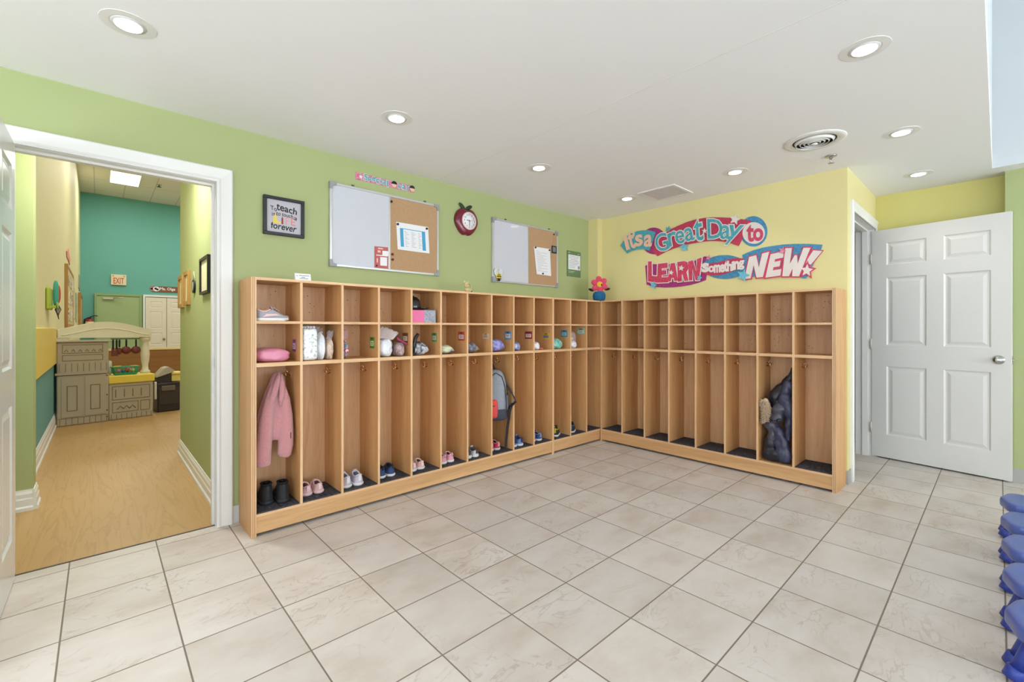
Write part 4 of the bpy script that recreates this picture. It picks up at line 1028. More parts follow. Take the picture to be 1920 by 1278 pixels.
# soft bundles and bags -----------------------------------------------------------
def bag(name, label, cat, x, y, z, rx, ry, rz, m, group, e=.75, lump=.10, pinch=0.0, seed=0.0, rot=0.0, extra=None, top=0.0):
    t = thing(name, label, cat, (x, y, z), rot, group)
    b = MB()
    def fn(p):
        q = Vector(p); k = noise(Vector((q.x/rx*.06+seed, q.y/ry*.06, q.z/rz*.06)), 46)*lump + noise(Vector((q.x/rx*.06, q.y/ry*.06+seed, q.z/rz*.06)), 110)*lump*.55 + abs(noise(Vector((q.x/rx*.06+seed*2, q.y/ry*.06, q.z/rz*.06)), 190))*lump*-.45
        q = q*(1+k)
        u = q.x/rx
        if pinch:
            kk = 1-min(.88, pinch*1.7)*max(0, u)**1.7; q.z = (q.z+rz*.5)*kk-rz*.5; q.y *= 1-.5*pinch*max(0, u)
        if top: f = max(0, q.z/rz); q.x *= 1-top*f**2; q.y *= 1-top*f**1.5*.8
        if q.z < -rz*.96: q.z = -rz*.96
        q.x = max(-rx, min(rx, q.x)); q.y = max(-ry, min(ry, q.y)); q.z = min(q.z, rz*1.05)
        return q
    b.ell((0, 0, rz*.96+.0005), (rx, ry, rz), 44, 26, e, fn); b.build('contents', m, t)
    if extra: extra(t)
    return t
FILM = mat('clear_bag_film', (232, 222, 226), .12, alpha=.30, var=.02, coat=.4)
def flap(pts, m=None, name='bag_top', th=.0012, crumple=.007):
    def f(t):
        b = MB(); A = [b.v(p) for p in pts]; fc = b.f(A)
        bmesh.ops.triangulate(b.bm, faces=[fc]); bmesh.ops.subdivide_edges(b.bm, edges=b.bm.edges[:], cuts=5, use_grid_fill=True)
        b.bm.normal_update()
        for v in b.bm.verts:
            c = v.co; k = math.sin(c.x*150+c.z*90)*math.cos(c.z*170+c.y*60)+.6*math.sin(c.x*330-c.z*260)
            v.co = c+v.normal*k*crumple+Vector((.3*k*crumple, 0, .35*k*crumple))
        for fa in b.bm.faces: fa.smooth = True
        o = b.build(name, m or FILM, t); s = o.modifiers.new('t', 'SOLIDIFY'); s.thickness = th
    return f
BG = 'bags of spare clothes on the second shelf'
PINKC = mat('pink_satin', (214, 136, 162), .38, var=.12, vscale=20, coat=.15, bump=.9, bscale=22)
bag('clothes_bag', 'shiny rose pink bundle in the first bay, under the grey trainer', 'bag', bayx(1, 0)+.1005, YL+.105, SH2, .097, .088, .041, PINKC, BG, .62, .07, .18, .3)
# wrapped nappy pack
t = thing('nappy_pack', 'tall white nappy pack with grey leaf pattern in the second bay', 'package', (bayx(2, 0)+.049, YL+.095, SH2+.0005), 0, None)
b = MB(); b.ell((0, 0, .098), (.045, .086, .098), 24, 14, .28, lambda p: Vector((p.x*(1+.03*math.sin(p.z*60)), p.y, p.z))); b.build('pack', speckle_mat('leaf_film', [(232, 232, 236), (238, 238, 240), (238, 238, 242), (238, 238, 240), (236, 236, 240), (238, 238, 240), (236, 236, 240), (150, 164, 164), (214, 220, 222), (130, 146, 146)], 62, .3, .4, .3, interp='LINEAR'), t)
b = MB()
for i in range(5): b.ell((-.034+.017*i, -.005+.01*(i % 2), .200), (.011, .050, .012), 10, 6)
b.build('crimped_top', mat('white_film', (236, 236, 240), .25, coat=.4), t)
WCL = speckle_mat('white_clothes', [(216, 220, 232), (234, 234, 238), (222, 226, 236), (240, 240, 244), (206, 210, 220)], 16, .45, .35, .9, interp='LINEAR')
bag('clothes_bag', 'clear bag of white clothes standing right of the nappy pack', 'bag', bayx(2, 0)+.124, YL+.10, SH2, .029, .075, .086, WCL, BG, .7, .10, 0, .7, top=.35, extra=flap([(-.02, -.03, .168), (.018, -.03, .166), (.022, .02, .205), (-.018, .02, .207)]))
BCL = speckle_mat('beige_clothes', [(206, 182, 162), (222, 204, 188), (200, 170, 148), (230, 218, 206), (186, 152, 130)], 16, .4, .4, .9, interp='LINEAR')
bag('clothes_bag', 'clear bag of beige clothes, rightmost in the nappy pack bay', 'bag', bayx(2, 0)+.182, YL+.11, SH2, .026, .070, .070, BCL, BG, .7, .14, 0, 1.1, top=.45, extra=flap([(-.02, -.04, .125), (.012, -.045, .118), (.034, -.02, .182), (.0, .0, .172)]))
BLC = speckle_mat('blue_grey_clothes', [(110, 134, 164), (150, 168, 190), (206, 70, 92), (220, 226, 232), (60, 90, 140)], 30, .4, .4, .9)
bag('clothes_bag', 'small clear bag of blue grey clothes at left of the third bay', 'bag', bayx(3, 0)+.031, YL+.10, SH2, .028, .070, .066, BLC, BG, .8, .12, 0, .2, top=.7, extra=flap([(-.024, -.05, .118), (.020, -.05, .128), (.024, -.03, .172), (-.004, -.02, .196), (-.024, -.02, .186)], mat('pink_edged_film', (214, 170, 178), .2, alpha=.45, coat=.4)))
bag('clothes_bag', 'clear bag of white clothes at left of the fourth bay', 'bag', bayx(4, 0)+.063, YL+.092, SH2, .056, .078, .066, WCL, BG, .7, .08, 0, .5, top=.2, extra=flap([(-.05, -.05, .124), (.05, -.055, .118), (.095, -.05, .158), (.01, -.01, .205), (-.054, -.02, .205)], mat('milky_film', (222, 206, 206), .18, alpha=.62, coat=.4)))
MAU = speckle_mat('mauve_clothes', [(150, 118, 124), (186, 164, 164), (136, 104, 110), (196, 182, 178), (160, 110, 124)], 18, .35, .4, .9, interp='LINEAR')
bag('clothes_bag', 'clear bag of mauve clothes with magenta zip, right side of the fourth bay', 'bag', bayx(4, 0)+.172, YL+.085, SH2, .037, .072, .050, MAU, BG, .7, .12, 0, .9, top=.3, extra=flap([(-.034, -.060, .122), (.046, -.066, .078), (.050, -.050, .088), (-.030, -.045, .138)], mat('magenta_zip', (176, 56, 116), .3, coat=.3), 'zip_strip', .004, .002))
SIL = speckle_mat('silver_black_cloth', [(70, 72, 80), (180, 182, 196), (50, 50, 58), (210, 212, 222), (120, 122, 132)], 14, .3, .5, .9, interp='LINEAR')
t5 = bag('clothes_bag', 'crumpled silver and black bundle in the fifth bay', 'bag', bayx(5, 0)+.084, YL+.088, SH2, .074, .078, .050, SIL, BG, .75, .16, 0, .4, top=.35)
b = MB(); b.tube([(-.066, -.066, .016), (-.064, -.070, .07), (-.052, -.070, .125), (-.030, -.066, .150), (-.018, -.06, .146)], [.010, .013, .014, .012, .006], 10); b.build('black_strap', BLACK, t5, 'black padded strap')
CR = speckle_mat('cream_navy_clothes', [(196, 200, 160), (216, 216, 190), (190, 194, 156), (80, 84, 140), (60, 62, 116)], 16, .4, .4, .3, interp='LINEAR', stretch=(.6, .6, 1.6))
bag('clothes_bag', 'low bag of cream and navy clothes in the sixth bay', 'bag', bayx(6, 0)+.078, YL+.088, SH2, .074, .08, .036, CR, BG, .8, .08, .5, .6)
ST = speckle_mat('striped_grey_clothes', [(70, 70, 88), (150, 150, 168), (64, 62, 80), (120, 122, 144), (190, 170, 130), (80, 80, 104)], 22, .35, .4, .3, interp='LINEAR', stretch=(1.5, .4, .6))
bag('clothes_bag', 'low bag of grey striped clothes in the seventh bay', 'bag', bayx(7, 0)+.078, YL+.088, SH2, .076, .08, .042, ST, BG, .8, .08, .5, .8)
LAV = speckle_mat('lavender_clothes', [(128, 122, 186), (152, 148, 210), (110, 108, 170), (166, 162, 216)], 16, .4, .35, .8, interp='LINEAR')
bag('clothes_bag', 'lavender clothes bag in the bay above the backpack', 'bag', bayx(8, 0)+.092, YL+.088, SH2, .088, .08, .055, LAV, BG, .75, .10, .4, .2)
PER = speckle_mat('blue_clothes', [(96, 110, 176), (130, 142, 200), (200, 204, 216), (80, 90, 150)], 18, .4, .35, .8, interp='LINEAR')
bag('clothes_bag', 'periwinkle blue clothes bag in the ninth bay', 'bag', bayx(9, 0)+.062, YL+.088, SH2, .058, .08, .040, PER, BG, .75, .10, .5, .5)
bag('clothes_bag', 'white clothes bag with a red corner in the tenth bay', 'bag', bayx(10, 0)+.062, YL+.088, SH2, .056, .08, .038, WCL, BG, .75, .10, .5, .9, extra=flap([(.02, -.07, .006), (.078, -.07, .006), (.070, -.05, .024), (.024, -.06, .018)], mat('red_cloth', (196, 92, 84), .6), 'red_corner', .005, .0015))
GRN = speckle_mat('sea_green_clothes', [(70, 150, 134), (120, 196, 180), (160, 216, 204), (60, 140, 124)], 34, .35, .4, .8, interp='LINEAR')
bag('clothes_bag', 'sea green clothes bag in the first bay of the corner locker', 'bag', bayx2(1, 0)+.092, YL+.088, SH2, .088, .08, .050, GRN, BG, .75, .10, .4, .7)
t = bag('clothes_bag', 'clear bag of white and yellow clothes in the middle bay of the corner locker', 'bag', bayx2(2, 0)+.075, YL+.070, SH2, .052, .06, .038, WCL, BG, .75, .10, .3, .7)
b = MB(); b.ell((-.012, 0, .092), (.026, .034, .022), 14, 8); b.build('yellow_cloth', mat('yellow_cloth', (216, 176, 70), .5), t)
b = MB(); b.ell((-.014, 0, .132), (.022, .03, .020), 14, 8); b.build('lilac_cloth', mat('lilac_cloth', (166, 156, 190), .5), t)
b = MB(); b.ell((-.002, 0, .086), (.046, .05, .082), 16, 10, .8); b.build('clear_bag', FILM, t)

# cap on a pink box, top cubby of the fifth bay
bx = bayx(5, 0)
t = thing('storage_box', 'pink and grey lidless shoe box under the black cap', 'box', (bx+.1, YL+.075, SH1+.0005))
b = MB(); b.box(-.092, .004, -.06, .12, 0, .088); b.build('pink_end', mat('pink_card', (226, 110, 158), .55), t)
b = MB(); b.box(.0042, .098, -.06, .12, 0, .090); b.build('grey_side', speckle_mat('grey_card', [(150, 150, 164), (176, 174, 184), (130, 136, 160), (164, 160, 170)], 70, .6, interp='LINEAR'), t)
t = thing('baseball_cap', 'shiny black cap sitting on the pink box', 'cap', (bx+.058, YL+.09, SH1+.0912))
b = MB(); b.lathe([(.052, 0), (.054, .02), (.051, .05), (.042, .075), (.024, .092), (.001, .098)], n=28); cr = b.build('crown', mat('black_vinyl', (26, 26, 30), .22, coat=.5), t)
b = MB(); b.ell((0, 0, .099), (.006, .006, .004), 10, 6); b.build('top_button', MATS['black_vinyl'], t)
b = MB()
P = []
for i in range(13):
    a = R(-62+124*i/12); P.append((.050*math.cos(a), .050*math.sin(a), .020))
Q = [(.050*math.cos(R(-62+124*i/12))+.072*math.cos(R(-62+124*i/12)*1.0)**.7, .056*math.sin(R(-62+124*i/12)), .005+.010*math.cos(R(-62+124*i/12))) for i in range(13)]
A = [b.v(p) for p in P]; B = [b.v(p) for p in Q]
for i in range(12): b.f([A[i], A[i+1], B[i+1], B[i]], smooth=True)
o = b.build('visor', MATS['black_vinyl'], t); so = o.modifiers.new('t', 'SOLIDIFY'); so.thickness = .006; so.offset = 0
t.rotation_euler = (0, 0, R(-8))

# bag name tags stuck to the dividers ----------------------------------------------
TAGS = [(1, 552, 647, (150, 70, 130), (214, 190, 214), 'purple', .030, .075), (3, 698, 642, (70, 140, 40), (196, 214, 160), 'green', .030, .075), (4, 760, 633, (140, 66, 34), (222, 206, 180), 'brown', .034, .070), (5, 814.5, 632, (90, 150, 80), (206, 210, 190), 'green and black', .030, .066),
        (6, 865, 630, (196, 76, 40), (220, 204, 214), 'orange red', .038, .070), (7, 911, 630, (206, 190, 170), (196, 168, 140), 'cream', .036, .042), (8, 952.5, 628.5, (80, 150, 200), (228, 222, 220), 'sky blue', .036, .072), (9, 991, 628, (140, 40, 60), (228, 200, 190), 'maroon', .040, .066), (10, 1024, 630, (214, 180, 50), (120, 140, 160), 'yellow', .040, .058)]
def name_tag(parent, xl, yl, z, c0, c1, nm, w, h):
    b = MB(); w *= 2.2; b.box(-.0012, 0, -w/2, w/2, -h/2, h/2)
    b.mi = 1; b.box(-.0018, -.0011, -w*.38, w*.38, -h*.30, h*.16)
    b.mi = 2; b.box(-.0022, -.0017, -w*.26, w*.26, -h*.02, h*.03); b.box(-.0022, -.0017, -w*.22, w*.22, -h*.16, -h*.12); b.box(-.0018, -.0011, -w*.2, w*.2, h*.28, h*.42)
    b.build('name_tag', [mat('tag_'+nm.replace(' ', '_'), c0, .4), mat('tag_light_'+nm.replace(' ', '_'), c1, .5), mat('tag_mark', (70, 66, 70), .6)], parent, nm+' name tag', loc=(xl, yl, z))
for k, px, py, c0, c1, nm, w, h in TAGS:
    X = U1.location.x+(d1[k] if k < 10 else d1[10]+.0)
    y, z = at_x(px, py, X); y = max(y, YL+.008+w*1.1); name_tag(U1, X-U1.location.x-.0003, y-YL, z, c0, c1, nm, w, h)
for k, px, py, c0, c1, nm, w, h in ((1, 1058, 625, (60, 150, 180), (170, 206, 214), 'turquoise', .036, .066), (2, 1089, 621, (140, 190, 176), (220, 220, 190), 'pale mint', .046, .062)):
    X = U2.location.x+d2[k]; y, z = at_x(px, py, X); y = max(y, YL+.008+w*1.1); name_tag(U2, d2[k]-.0003, y-YL, z, c0, c1, nm, w, h)

# pink fleece coat on the first hook ----------------------------------------------
FLEECE = mat('pink_fleece', (222, 150, 154), .95, var=.16, vscale=140, bump=1.0, bscale=260, sheen=.5)
t = thing('fleece_coat', 'fluffy pink child coat hanging from the hook in the first bay', 'coat', (bayx(1, .655), YL+.125, .885))
def drape(rows, n=44, fold=5, amp=.12, ph=0.0):
    """rows: (z, x centre, y centre, rx, ry) from the top down"""
    rings = []
    for j, (z, cx, cy, rx, ry) in enumerate(rows):
        k = min(1, j/3); ring = []
        for i in range(n):
            a = 2*PI*i/n; f = 1+k*amp*math.sin(fold*a+ph+j*.10)+k*amp*.4*math.sin((fold*2+1)*a+ph*2)
            ring.append((cx+rx*math.cos(a)*f, cy+ry*math.sin(a)*f, z))
        rings.append(ring)
    return rings
b = MB(); b.loft(drape([(.006, .0, .02, .010, .010), (-.004, -.004, .02, .026, .018), (-.035, -.006, .016, .036, .028), (-.09, -.014, .010, .050, .036), (-.16, -.026, .006, .064, .042), (-.24, -.036, .002, .076, .046), (-.31, -.040, .0, .078, .048), (-.36, -.034, .0, .066, .046), (-.385, -.03, .0, .05, .04)], 44, 5, .10, .5))
b.tube([(-.036, -.016, -.07), (-.060, -.030, -.17), (-.078, -.036, -.27), (-.090, -.040, -.37), (-.097, -.040, -.46), (-.100, -.040, -.515), (-.100, -.040, -.52)], [.018, .032, .038, .040, .043, .043, .036], 18)
b.tube([(.010, -.018, -.06), (.024, -.030, -.15), (.030, -.034, -.25), (.028, -.036, -.34), (.024, -.038, -.42), (.016, -.038, -.475), (.012, -.038, -.49)], [.014, .026, .034, .040, .042, .038, .026], 18)
o = b.build('body', FLEECE, t); rm = o.modifiers.new('join', 'REMESH'); rm.mode = 'VOXEL'; rm.voxel_size = .005; rm.use_smooth_shade = True; sm = o.modifiers.new('smooth', 'SMOOTH'); sm.factor = .5; sm.iterations = 3
b = MB(); b.tube([(-.004, -.014, .0), (-.020, -.032, -.05), (-.040, -.046, -.11), (-.062, -.050, -.17), (-.072, -.046, -.20)], [.010, .016, .018, .014, .006], 14); b.tube([(.008, -.014, -.01), (.006, -.036, -.07), (.000, -.046, -.14), (-.006, -.046, -.19)], [.010, .016, .014, .006], 14); b.build('hood', FLEECE, t)
b = MB(); b.box(.040, .044, -.078, -.070, -.38, -.345); b.build('zip_tab', mat('dark_tab', (70, 40, 46), .6), t)

# grey backpack ----------------------------------------------------------------
HEA = speckle_mat('heather_grey_fabric', [(128, 131, 140), (158, 161, 170), (114, 118, 127), (178, 181, 188)], 220, .85, interp='LINEAR', bump=.2)
DARK = mat('dark_webbing', (40, 42, 50), .7); CHAR = mat('charcoal_fabric', (56, 60, 72), .8, bump=.2, bscale=300)
t = thing('backpack', 'grey child backpack with red front pocket hanging in the eighth bay', 'backpack', (bayx(8, 0)+.108, YL+.098, .385), R(-28))
b = MB(); b.ell((-.004, 0, .215), (.096, .080, .205), 32, 20, .5, lambda p: Vector((p.x*(1-.22*max(0, p.z/.205)**2), p.y*(1-.35*max(0, p.z/.205)**2), p.z))); b.build('pack_body', HEA, t)
b = MB(); b.ell((-.004, 0, .055), (.099, .084, .056), 28, 12, .45); b.build('base', CHAR, t)
b = MB(); b.ell((-.040, -.076, .105), (.046, .024, .078), 20, 12, .45); fp = b.build('front_pocket', mat('red_pocket', (214, 62, 58), .55, var=.08), t, 'red front pocket')
b = MB(); b.tube([(-.072, -.0995, .130), (-.062, -.1005, .137), (-.054, -.1005, .129), (-.044, -.1005, .136), (-.034, -.1005, .129), (-.020, -.100, .134)], .003, 6); b.build('pocket_lettering', INK, fp)
b = MB(); b.box(-.076, -.056, -.1005, -.094, .056, .078); b.build('pocket_label', PAPER, fp)
b = MB(); b.ell((.086, -.006, .150), (.020, .058, .070), 20, 12, .5); sp_ = b.build('side_pocket', mat('mid_grey_mesh', (104, 108, 118), .8, bump=.4, bscale=400), t)
b = MB(); b.tube([(.088, -.062, .214), (.104, -.030, .216), (.106, .020, .216), (.092, .052, .214)], .004, 8); b.build('elastic_edge', DARK, sp_)
b = MB(); b.tube([(-.07, -.074, .30), (-.050, -.066, .365), (-.004, -.058, .398), (.046, -.062, .365), (.070, -.074, .28), (.078, -.080, .16), (.080, -.080, .10)], .0035, 8); b.build('zip', DARK, t)
b = MB(); b.tube([(-.020, .03, .405), (-.018, .075, .45), (-.012, .110, .488), (.004, .100, .455), (.016, .04, .405)], [.008, .007, .006, .007, .008], 10); b.build('top_handle', CHAR, t)
b = MB()
def ribbon(pts, w, th=.006, side=None):
    pts = [Vector(p) for p in pts]; R0 = []
    for i, p in enumerate(pts):
        d = (pts[min(i+1, len(pts)-1)]-pts[max(0, i-1)]).normalized(); s = (Vector(side) if side else d.cross(Vector((.75, -.66, 0)))).normalized()*w/2; nn = s.cross(d).normalized()*th/2
        R0.append([p-s-nn, p+s-nn, p+s+nn, p-s+nn])
    b.loft(R0, smooth=False)
ribbon([(.034, .06, .398), (.070, .040, .355), (.100, .010, .30), (.128, -.022, .245), (.154, -.046, .19), (.168, -.058, .150)], .044, .010, (.35, .80, -.45)); b.build('shoulder_strap', DARK, t)
b = MB(); ribbon([(.166, -.056, .154), (.140, -.034, .120), (.104, .004, .085)], .026, .004, (.2, .3, .9)); b.build('strap_webbing', DARK, t)
b = MB(); ribbon([(.142, -.036, .140), (.124, -.016, .06), (.110, .000, -.06), (.100, .006, -.17), (.096, .006, -.240)], .030, .004, (.78, .62, 0)); b.build('hanging_webbing', DARK, t)

# dark puffer jacket -----------------------------------------------------------
PUFF = mat('navy_puffer', (58, 60, 86), .42, var=.16, vscale=9, bump=.5, bscale=34, coat=.08); PUFD = mat('black_puffer', (30, 29, 38), .42, var=.2, vscale=12, bump=.5, bscale=30)
jy = 2.7425 - .0145+.0145 - st3*6
t = thing('puffer_jacket', 'navy puffer jacket with fur hood trim slumped in the seventh bay', 'jacket', (XL, 2.7425-(d3[6]+.0145), .1245), R(-90))
# local x runs right along the bay (0 .. .228), y into the locker, z up
FOLDS = bpy.data.textures.new('folds', 'CLOUDS'); FOLDS.noise_scale = .07; FOLDS.noise_depth = 2
def puff(name, balls, m, vox=.008, rem=True):
    b = MB()
    for c, r, rt in balls:
        b.X = Matrix.Translation(c) @ Euler(rt).to_matrix().to_4x4(); b.ell((0, 0, 0), r, 20, 12, .9)
    b.X = Matrix.Identity(4)
    o = b.build(name, m, t)
    if rem:
        rm = o.modifiers.new('join', 'REMESH'); rm.mode = 'VOXEL'; rm.voxel_size = vox; rm.use_smooth_shade = True
        dp = o.modifiers.new('folds', 'DISPLACE'); dp.texture = FOLDS; dp.strength = .034; dp.mid_level = .5; dp.texture_coords = 'LOCAL'
        sm = o.modifiers.new('smooth', 'SMOOTH'); sm.factor = .5; sm.iterations = 9
    return o
puff('back_panel', [((.195, .13, .66), (.020, .05, .07), (0, 0, 0)), ((.165, .12, .60), (.040, .05, .07), (0, R(30), 0)), ((.125, .115, .545), (.055, .05, .055), (0, R(38), 0)), ((.085, .105, .49), (.045, .05, .06), (0, R(20), 0)), ((.11, .11, .44), (.06, .05, .05), (0, 0, 0))], PUFD)
puff('sleeve', [((.178, .080, .555), (.044, .042, .080), (0, R(8), 0)), ((.168, .070, .46), (.052, .046, .065), (0, 0, 0)), ((.185, .070, .395), (.041, .045, .06), (0, R(-10), 0)), ((.188, .08, .30), (.032, .04, .06), (0, 0, 0)), ((.184, .085, .215), (.028, .036, .065), (0, 0, 0))], PUFF)
puff('front_panel', [((.128, .055, .40), (.050, .045, .06), (0, R(15), 0)), ((.110, .055, .335), (.055, .045, .045), (0, R(-12), 0)), ((.075, .065, .27), (.050, .05, .055), (0, 0, 0)), ((.085, .07, .20), (.045, .05, .06), (0, R(15), 0))], mat('slate_puffer', (66, 64, 78), .4, var=.16, vscale=9, bump=.35, bscale=26, coat=.1))
puff('hem', [((.064, .075, .13), (.046, .055, .06), (0, R(10), 0)), ((.062, .070, .065), (.050, .055, .064), (0, 0, 0)), ((.105, .05, .055), (.055, .040, .05), (0, 0, 0))], PUFD)
puff('lower_sleeve', [((.125, .055, .22), (.040, .040, .07), (0, R(-18), 0)), ((.148, .05, .14), (.050, .038, .08), (0, R(-14), 0)), ((.160, .042, .070), (.058, .034, .068), (0, R(-6), 0))], PUFF)
b = MB(); b.tube([(.055, .03, .345), (.085, .012, .325), (.12, .010, .325), (.15, .02, .345)], .006, 8); b.ell((.138, .008, .328), (.014, .010, .016), 12, 8); b.build('waist_cord', BLACK, t)
b = MB(); rnd = random.Random(3)
for i in range(620):
    u = rnd.random(); a = rnd.random()*2*PI
    cx, cz = .026+.022*math.sin(u*2.6), .475-.175*u; rr = .042*(1-.5*abs(u-.35))
    base = Vector((cx+rr*.5*math.cos(a), .030+rr*.6*math.sin(a), cz)); dr = Vector((math.cos(a)+rnd.uniform(-.5, .5), math.sin(a)-.4, rnd.uniform(-.9, .5))).normalized()
    ln = rnd.uniform(.014, .026); mid = base+dr*ln*.55; tip = base+dr*ln+Vector((rnd.uniform(-.006, .006), 0, -.006))
    b.tube([base, mid, tip], [.0034, .0026, .0006], 5, cap=False)
b.ell((.040, .032, .40), (.032, .026, .085), 14, 10)
b.build('fur_trim', mat('tan_fur', (196, 170, 138), .95, var=.25, vscale=90, sheen=.4), t, 'tan fur trim')

# things standing on top of the lockers ------------------------------------------
t = thing('folded_name_card', 'small white folded card standing on the long locker', 'card', (.895, YL+.035, HL))
b = MB(); b.loft([[(-.045, -.014, .0005), (.045, -.014, .0005), (.045, .0, .042), (-.045, .0, .042)], [(-.045, -.012, .0005), (.045, -.012, .0005), (.045, .002, .041), (-.045, .002, .041)]], smooth=False); b.loft([[(-.045, .016, .0005), (.045, .016, .0005), (.045, .002, .042), (-.045, .002, .042)], [(-.045, .014, .0005), (.045, .014, .0005), (.045, .0, .041), (-.045, .0, .041)]], smooth=False)
c_ = b.build('card', PAPER, t)
b = MB()
for z, x0, x1 in ((.030, -.022, .038), (.027, -.038, -.028), (.020, -.010, .012), (.012, -.020, .030)):
    y = -.014+.014*z/.0415-.0007; b.f([b.v((x0, y-.0003, z-.0022)), b.v((x1, y-.0003, z-.0022)), b.v((x1, y+.0007, z+.0022)), b.v((x0, y+.0007, z+.0022))])
b.build('printing', GT, t)
x, z = at_y(877, 541, YL+.05)
t = thing('toy_figurine', 'tiny tan toy animal sitting on the long locker below the apple clock', 'ornament', (x, YL+.05, HL))
tanm = mat('tan_plush', (196, 178, 130), .8, var=.1, vscale=60)
b = MB(); b.ell((-.006, 0, .020), (.024, .018, .020), 14, 8); b.ell((.020, 0, .016), (.014, .014, .016), 12, 8); b.build('body', tanm, t)
b = MB(); b.ell((-.014, -.006, .056), (.024, .020, .026), 16, 10); hd = b.build('head', tanm, t)
for s in (-1, 1):
    b = MB(); b.ell((-.014+s*.018, -.002, .077), (.009, .006, .010), 10, 6); b.build('ear', tanm, hd)
b = MB(); b.ell((-.006, -.025, .058), (.003, .003, .003), 8, 6); b.ell((-.022, -.024, .058), (.003, .003, .003), 8, 6); b.build('eyes', INK, hd)
b = MB(); b.tube([(.026, 0, .018), (.040, .004, .036), (.036, .006, .054), (.024, .004, .062)], .0035, 8); b.build('tail', tanm, t)
b = MB(); b.ell((.030, -.010, .006), (.007, .006, .006), 10, 6); b.build('foot', INK, t)

t = thing('felt_flower_pot', 'felt flower with pink petals in a round blue pot on the corner locker', 'ornament', (3.800, 2.762, HL), R(-43))
b = MB(); b.lathe([(.001, .001), (.050, .001), (.062, .022), (.066, .052), (.060, .078), (.044, .094), (.001, .098)], n=32); b.build('pot', mat('blue_felt', (22, 96, 138), .9, var=.2, vscale=60, bump=.4, bscale=200), t, 'round blue pot')
b = MB(); b.cyl((0, 0, .095), (0, -.012, .160), .008); b.build('stem', mat('dark_green_felt', (14, 40, 26), .9), t)
PET = mat('pink_felt', (206, 66, 96), .85, var=.2, vscale=40, bump=.4, bscale=200)
for i in range(6):
    a = R(90+8+60*i); b = MB(); b.X = Matrix.Translation((.052*math.cos(a), -.018, .165+.052*math.sin(a))) @ Matrix.Rotation(-(a-R(90)), 4, 'Y'); b.ell((0, 0, 0), (.030, .012, .037), 16, 10); b.build('petal', PET, t)
b = MB(); b.ell((0, -.030, .165), (.031, .016, .031), 18, 10); ce = b.build('flower_centre', mat('yellow_felt', (226, 170, 50), .85, bump=.4, bscale=200), t)
b = MB(); b.ell((.018, -.043, .160), (.008, .006, .012), 10, 6); b.build('bee_spot', INK, ce)
for s, rt in ((-1, R(20)), (1, R(-8))):
    b = MB(); b.X = Matrix.Translation((s*.082, -.004, .116+.004*s)) @ Matrix.Rotation(rt, 4, 'Y'); b.ell((0, 0, 0), (.030, .007, .014), 14, 8); b.build('leaf', MATS['dark_green_felt'], t)
# ------------------------------------------------------------------ blue stools along the right
BLU = mat('blue_plastic', (78, 96, 170), .34, var=.05, vscale=14, coat=.2); BLD = mat('blue_plastic_leg', (48, 66, 156), .4, var=.04)
def stool(label, loc, rotz):
    t = thing('childrens_stool', label, 'stool', loc, rotz, 'blue plastic stools')
    # local: left end at x=0, seat runs to x=.33 ; depth y -.13...13
    P = [(0, 0), (.010, -.045), (.028, -.104), (.052, -.126), (.085, -.130), (.245, -.130), (.278, -.126), (.302, -.104), (.320, -.045), (.330, 0), (.320, .045), (.302, .104), (.278, .126), (.245, .130), (.085, .130), (.052, .126), (.028, .104), (.010, .045)]
    P = curve(P, 4)
    def ring(s, z): return [(.165+(x-.165)*s, y*s, z) for x, y in P]
    b = MB(); b.loft([ring(.90, .168), ring(.97, .165), ring(1.0, .172), ring(1.0, .198), ring(.985, .208), ring(.95, .213), ring(.80, .211), ring(.45, .206), ring(.1, .204)]); b.build('seat', BLU, t)
    for sx in (-1, 1):
        for sy in (-1, 1):
            b = MB(); top = Vector((.165+sx*.095, sy*.034, .172)); bot = Vector((.165+sx*.150, sy*.046, .002))
            b.tube([top, top.lerp(bot, .78)], [.0185, .0175], 18); lg = b.build('leg', BLD, t)
            b = MB(); b.tube([top.lerp(bot, .74), top.lerp(bot, .755), top.lerp(bot, .86), top.lerp(bot, .955)], [.0185, .0245, .0252, .0258], 18); b.build('foot_cap', BLD, lg)
    return t
SL = [(2.255, 'nearest the camera'), (2.61, 'second from the camera'), (2.98, 'third from the camera, middle of the row'), (3.345, 'fourth from the camera'), (3.725, 'farthest, beside the white door')]
# left ends line up at y = -.005, seats reach out of frame towards -y
s0 = None
for i, (x, l) in enumerate(SL):
    lab = 'low blue plastic stool %s in the row' % l if i < 2 else 'low blue plastic stool %s' % l
    if s0 is None: s0 = stool(lab, (x, -.012, 0), R(-90))
    else: dup(s0, (x, -.002-.008*(4-i)/4 if i else 0, 0), R(-90+(-2, 1.5, -1, 2, 0)[i]), lab)

